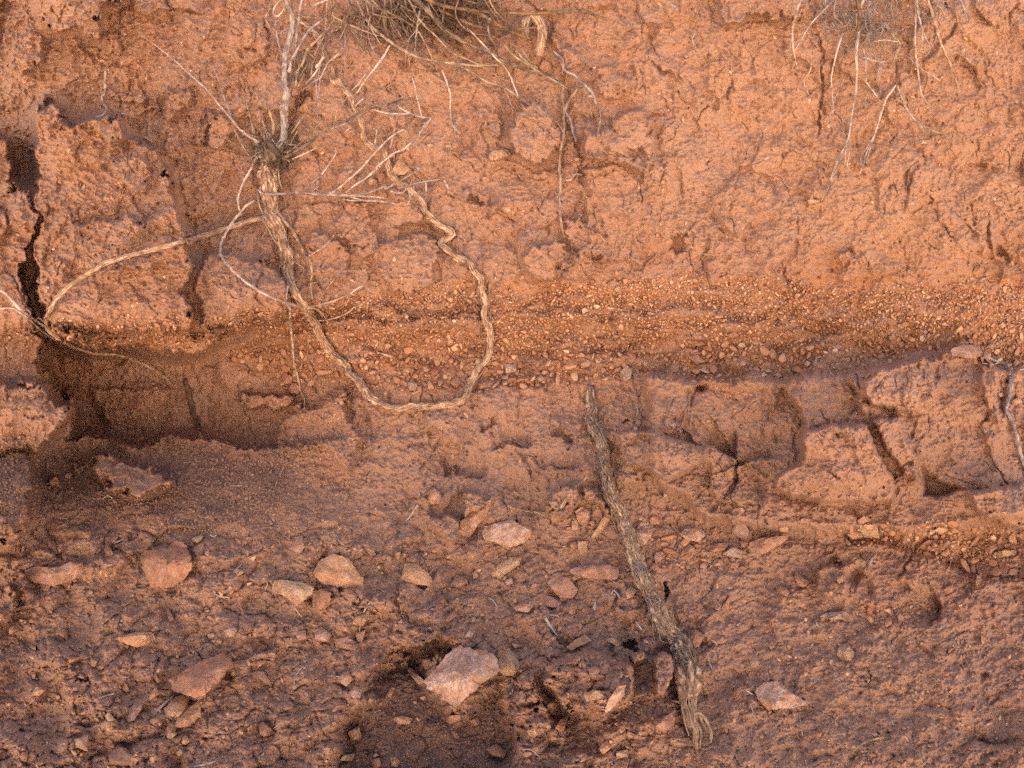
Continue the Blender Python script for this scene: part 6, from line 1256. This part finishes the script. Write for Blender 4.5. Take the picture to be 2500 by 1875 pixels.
single('curved_root', 'short curved grey root left of the frayed root, ending in the slope', 'root', 'frayed', 'E 1545,1438,4 1480,1490,10 1440,1560,12 1400,1615,10 1330,1640,8 1230,1632,4 1140,1615,0', [2.6, 3.8, 4.4, 4.6, 3.8, 2.6, 1.4], side=4)
t_ = thing('crooked_root', 'crooked grey root snaking down the right edge below the boulder', 'root', 2455, 885)
part(t_, 'root_strand', 'grey', 'F 1900,585,4 1950,640,8 2015,678,8 2080,705,10 2122,785,12 2112,900,12 2090,980,12 2130,1060,12 2152,1150,12 2172,1230,12 2210,1345,8 2260,1420,4', [3, 3.4, 4, 4.4, 4.4, 4, 3.8, 3.8, 4, 4.2, 4, 3], wob=1.6, ridge=.25); part(t_, 'root_strand', 'white', 'F 1935,690,4 2000,700,8 2040,690,8', [1, 1.3]); part(t_, 'root_strand', 'white', 'F 2135,748,8 2203,730,14 2260,728,14', [1.4, 1.6])
single('rootlet', 'thin grey rootlet at the right edge below the crooked root', 'rootlet', 'grey', 'F 2168,1395 2158,1480 2146,1580 2158,1625', [1.8, 2.2, 1.8, 1.2])
single('rootlet', 'straight rootlet dropping from the dark notch in the right clay', 'rootlet', 'tan', 'F 1545,1365 1555,1450 1556,1565', [1.4, 1.8, 1.2])
single('root_stub', 'grey root stub poking out of the round hollow at lower right', 'root', 'grey', 'I 1265,310,2 1235,345,10 1212,410,4', [2, 3.4, 2])
single('rootlet', 'short tan rootlet upright on the lower right slope', 'rootlet', 'tan', 'I 1345,815 1342,870,8 1358,945', [1.6, 2.4, 1.4]); single('rootlet', 'half buried rootlet arching across the slope at bottom right', 'rootlet', 'tan', 'I 1108,1565,0 1180,1505,6 1270,1472,6 1370,1465,0', [1.4, 2.4, 2.4, 1.4])
single('rootlet', 'black branching rootlet in the smooth upper right clay', 'rootlet', 'dark', 'C 1540,1020,1 1480,1060,2 1462,1130,2 1478,1200,2 1495,1240,0', [1.2, 2, 2.2, 1.6, .8], side=6)
single('rootlet', 'faint thin rootlet drooping below the thick root in the gravel', 'rootlet', 'tan', 'D 1950,560,6 1950,660,8 1985,790,8 1930,860,4', [1, 1, .8]); single('rootlet', 'very thin rootlet crossing the dark gravel floor', 'rootlet', 'tan', 'D 1892,1235,4 1862,1290,6 1800,1345,8 1750,1440,8 1742,1500,6 1710,1645,4', [.9, 1.1, .9]); single('rootlet', 'thin curled rootlet on the edge of the gravel floor', 'rootlet', 'tan', 'D 1945,1180,6 1960,1230,8 2008,1278,4', [.9, .8])

# ---- dry blades, stalks and bits of straw lying on the bank
BITS = [('G 722,237 750,225 782,211', [1, 1.8, .8], 'blade'), ('G 1482,422 1500,398 1530,366', [3, 2, .8], 'blade'), ('G 1668,448 1692,490 1680,532', [1, 1.6, 1], 'blade'), ('G 1348,550 1385,572 1448,580', [.9, 2, 1.6], 'blade'), ('G 738,1062 765,1080 812,1086', [1, 1.8, 1], 'blade'),
 ('G 585,1240 650,1210 722,1188', [.9, 1.6, 1.8], 'white'), ('G 980,1312 1030,1262 1098,1202', [1, 3.6, 1], 'blade'), ('G 998,1328 1050,1330 1092,1352', [1, 1.4, 2], 'grey'), ('G 1862,1140 1870,1080 1912,1018', [.9, 1.3, .9], 'blade'), ('G 2065,1075 2130,1080 2203,1102', [1, 2, 1.8], 'blade'), ('G 1232,1652 1290,1640 1366,1613', [3.4, 2.4, 1], 'blade'),
 ('G 1018,1492 1050,1452 1092,1482', [1.2, 1.2, 1], 'grey'), ('G 1862,643 1890,680 1912,704', [2.2, 1.4, .8], 'blade'), ('G 1632,134 1710,138 1785,149', [1.1, 1.1, 1], 'tan'), ('G 2128,198 2160,240 2195,264', [1, 1.3, 1], 'grey'), ('G 65,1610 110,1620 130,1660', [1.2, 1.6, 1.4], 'tan'), ('G 693,664 732,669', [1.4, 1.2], 'blade'), ('G 842,898 825,950 795,985', [1, .9, .7], 'tan'), ('G 945,1515 938,1560 918,1592', [.9, .9], 'tan'), ('G 1728,1412 1758,1388', [1.2, .8], 'blade'), ('G 630,1100 632,1150 640,1200', [.9, .9], 'tan'), ('G 1330,180 1345,195 1370,185', [1.4, 1.2], 'blade'), ('G 1610,1368 1640,1330 1660,1300', [.8, .8], 'tan'), ('G 1340,770 1380,735 1370,700', [.8, .8], 'brown'),
 ('H 428,98 470,50 505,-5', [.8, 2.6, 2.2], 'blade'), ('H 848,325 880,270 892,172', [2.6, 1, .8], 'blade'), ('H 290,538 222,590 170,660 148,720 130,835', [1, 1.6, 2, 1.4, .8], 'white'), ('H 60,640 165,640 265,632', [.8, 1.1, .8], 'grey'), ('H 948,578 985,605 1015,655', [1.2, 1.4, 1.8], 'blade'), ('H 1306,698 1340,755 1388,824', [4, 3.2, .8], 'blade'), ('H 1325,688 1390,698 1404,735', [1.2, 1.6, 1], 'blade'), ('H 1285,660 1330,672', [1.2, 1], 'blade'), ('H 1682,558 1735,572', [1, 1.4], 'blade'), ('H 1715,582 1747,533', [1.4, 1.8], 'blade'), ('H 1750,538 1770,560 1792,596', [1.2, 2.6, 1.2], 'blade'), ('H 1632,588 1622,655', [1, 4], 'blade'),
 ('H 1880,728 1928,792', [1, 3.2], 'blade'), ('H 890,680 830,722 788,750', [1.6, .8, 2], 'grey'), ('H 1070,832 1030,905 998,982', [.9, 1.3, .8], 'tan'), ('H 1038,1172 1070,1140 1112,1118', [2.4, 1.3, .8], 'tan'), ('H 1162,1543 1222,1545 1290,1602', [1.4, 2, .8], 'blade'), ('H 0,1092 60,1102 132,990', [1.4, 1.4, 1], 'grey'), ('H 718,908 792,853', [.9, .9], 'white'), ('H 1162,73 1220,97 1285,100', [.8, 1.2, .8], 'tan'), ('H 1280,345 1325,402', [.8, .8], 'tan'), ('H 0,208 42,252', [1.2, 1.8], 'grey'), ('H 1830,432 1872,415', [.8, 1], 'tan'), ('H 1598,1028 1655,1042', [.9, 1.2], 'grey'), ('H 1140,592 1160,538', [.7, .7], 'tan'), ('H 820,550 900,545', [.9, .9], 'tan'), ('H 300,262 350,215', [.8, 1.2], 'tan'), ('H 212,408 255,440 268,480', [.9, 1.2, .8], 'tan'), ('H 800,590 812,650 835,690', [.7, .7], 'tan'), ('H 700,632 740,665', [.7, .7], 'tan'), ('H 1355,1050 1400,1040 1440,1005', [1, 1.2, .8], 'grey'), ('H 2110,1240 2160,1250 2200,1280', [1.4, 1.6], 'tan'), ('H 1445,0 1450,60 1440,130', [.8, .8], 'tan'),
 ('I 350,1148 400,1145 492,1197', [1.8, 2.6, 2], 'blade'), ('I 492,1197 560,1268 592,1342', [1.4, 1.4, .8], 'dark'), ('I 783,1325 792,1400 803,1452', [.8, 1.1], 'blade'), ('I 818,1602 832,1662', [.9, 1.2], 'blade'), ('I 1448,1458 1474,1494', [1.3, 1], 'blade'), ('I 432,485 445,520 458,552', [.8, .8], 'tan'), ('I 555,448 556,490 563,522', [.7, .8], 'blade'), ('I 290,442 308,450 308,475', [.8, .7], 'tan'), ('I 78,828 128,902', [2.6, 1.2], 'blade'), ('I 196,925 215,1000 237,1042', [1.2, 1, 2.6], 'blade'), ('I 475,1265 490,1310 505,1352', [.9, 1.2], 'blade'), ('I 428,1225 495,1335', [.8, .8], 'dark'), ('I 1360,1350 1380,1390', [.8, .8], 'blade'), ('I 690,1435 720,1460', [.7, .7], 'blade'),
 ('F 1508,792 1512,828', [.9, .9], 'blade'), ('F 1926,164 1980,148', [1.2, 1.6], 'blade'), ('F 1915,58 1972,92', [1, 1.2], 'tan'), ('F 1930,330 1925,385', [1, 1], 'blade'), ('E 1883,948 1897,990 1885,1030', [1, 1.4, .8], 'blade'), ('E 785,1178 830,1108', [.8, .7], 'tan'), ('C 130,195,4 104,250,8 126,305,4', [.8, 1.3, .9], 'blade'), ('D 648,1552 680,1530 712,1547', [1, 1.6, 1], 'blade'), ('D 492,1398 590,1285', [1, 1.1], 'tan'), ('D 420,1203 450,1220 485,1250', [1.2, 1, .8], 'tan'), ('D 1158,1322 1252,1313', [.8, .9], 'tan'), ('D 1452,1470 1530,1465', [.8, .8], 'blade'), ('D 340,1150 350,1180 390,1160', [1, 1], 'brown'), ('D 360,1360 400,1385', [1.2, 1], 'tan'), ('H 1955,560 1990,640', [1, .8], 'grey'), ('B 1540,405 1610,372', [1, 1.2], 'grey'), ('B 2100,20 2145,50', [1.4, 2], 'blade')]
LM2 = LM + [((470, 1480), 'the left slope\'s flat topped rock'), ((830, 1400), 'the dark grooved rock'), ((1010, 1415), 'the hooked orange stone'), ((1160, 1650), 'the largest pale rock'), ((1240, 1616), 'the round grey cobble'), ((1470, 1650), 'the muddy lump'), ((1630, 1500), "the frayed root's knot"), ((1700, 1870), "the frayed root's tip"), ((1900, 1700), 'the big smooth pink rock'), ((500, 1650), 'the brown and yellow rock'), ((2070, 1595), 'the large tan stone'), ((330, 1570), 'the yellow crumbly rock'), ((130, 1400), 'the long pinkish slab')]
seenb = set()
for k, (s_, r_, m_) in enumerate(BITS):
    P = multi(s_); c = P[:, :2].mean(0); L = float(np.hypot(*(P[-1, :2] - P[0, :2])))
    lift = 3; SEED[0] += 1
    Q, R = route(s_, [q * 1.1 for q in r_], lift, .4, SEED[0], 1.6, (2, 2)); g = Geo(); g.add(Q, R, 6, .1, 4, 1, SEED[0], flat=.6)
    kind, col = {'blade': ('dry_straw', 'bleached'), 'white': ('dry_stalk', 'whitish'), 'tan': ('dry_stalk', 'tan'), 'grey': ('dry_stalk', 'grey'), 'brown': ('dry_stalk', 'brown'), 'dark': ('dry_stalk', 'dark')}[m_]
    o = g.build(kind, m_)
    sz_ = 'wide' if max(r_) > 3 else 'short' if L < 28 else 'long'; lab = None
    for c0, nm in sorted([(np.array(a_), b_[4:] if b_.startswith('the ') else b_) for a_, b_ in LM2] + LMS, key=lambda l: (l[0][0] - c[0]) ** 2 + (l[0][1] - c[1]) ** 2)[:9]:
        q = '%s %s dry %s %s the %s' % (sz_, col, kind[4:], dirword(c[0] - c0[0], c[1] - c0[1]), nm)
        if q not in seenb and len(q.split()) <= 16: lab = q; break
    seenb.add(lab)
    tag(o, lab, kind[4:], 'dry bits of straw on the bank')
print('all', round(time.time() - T0, 1))
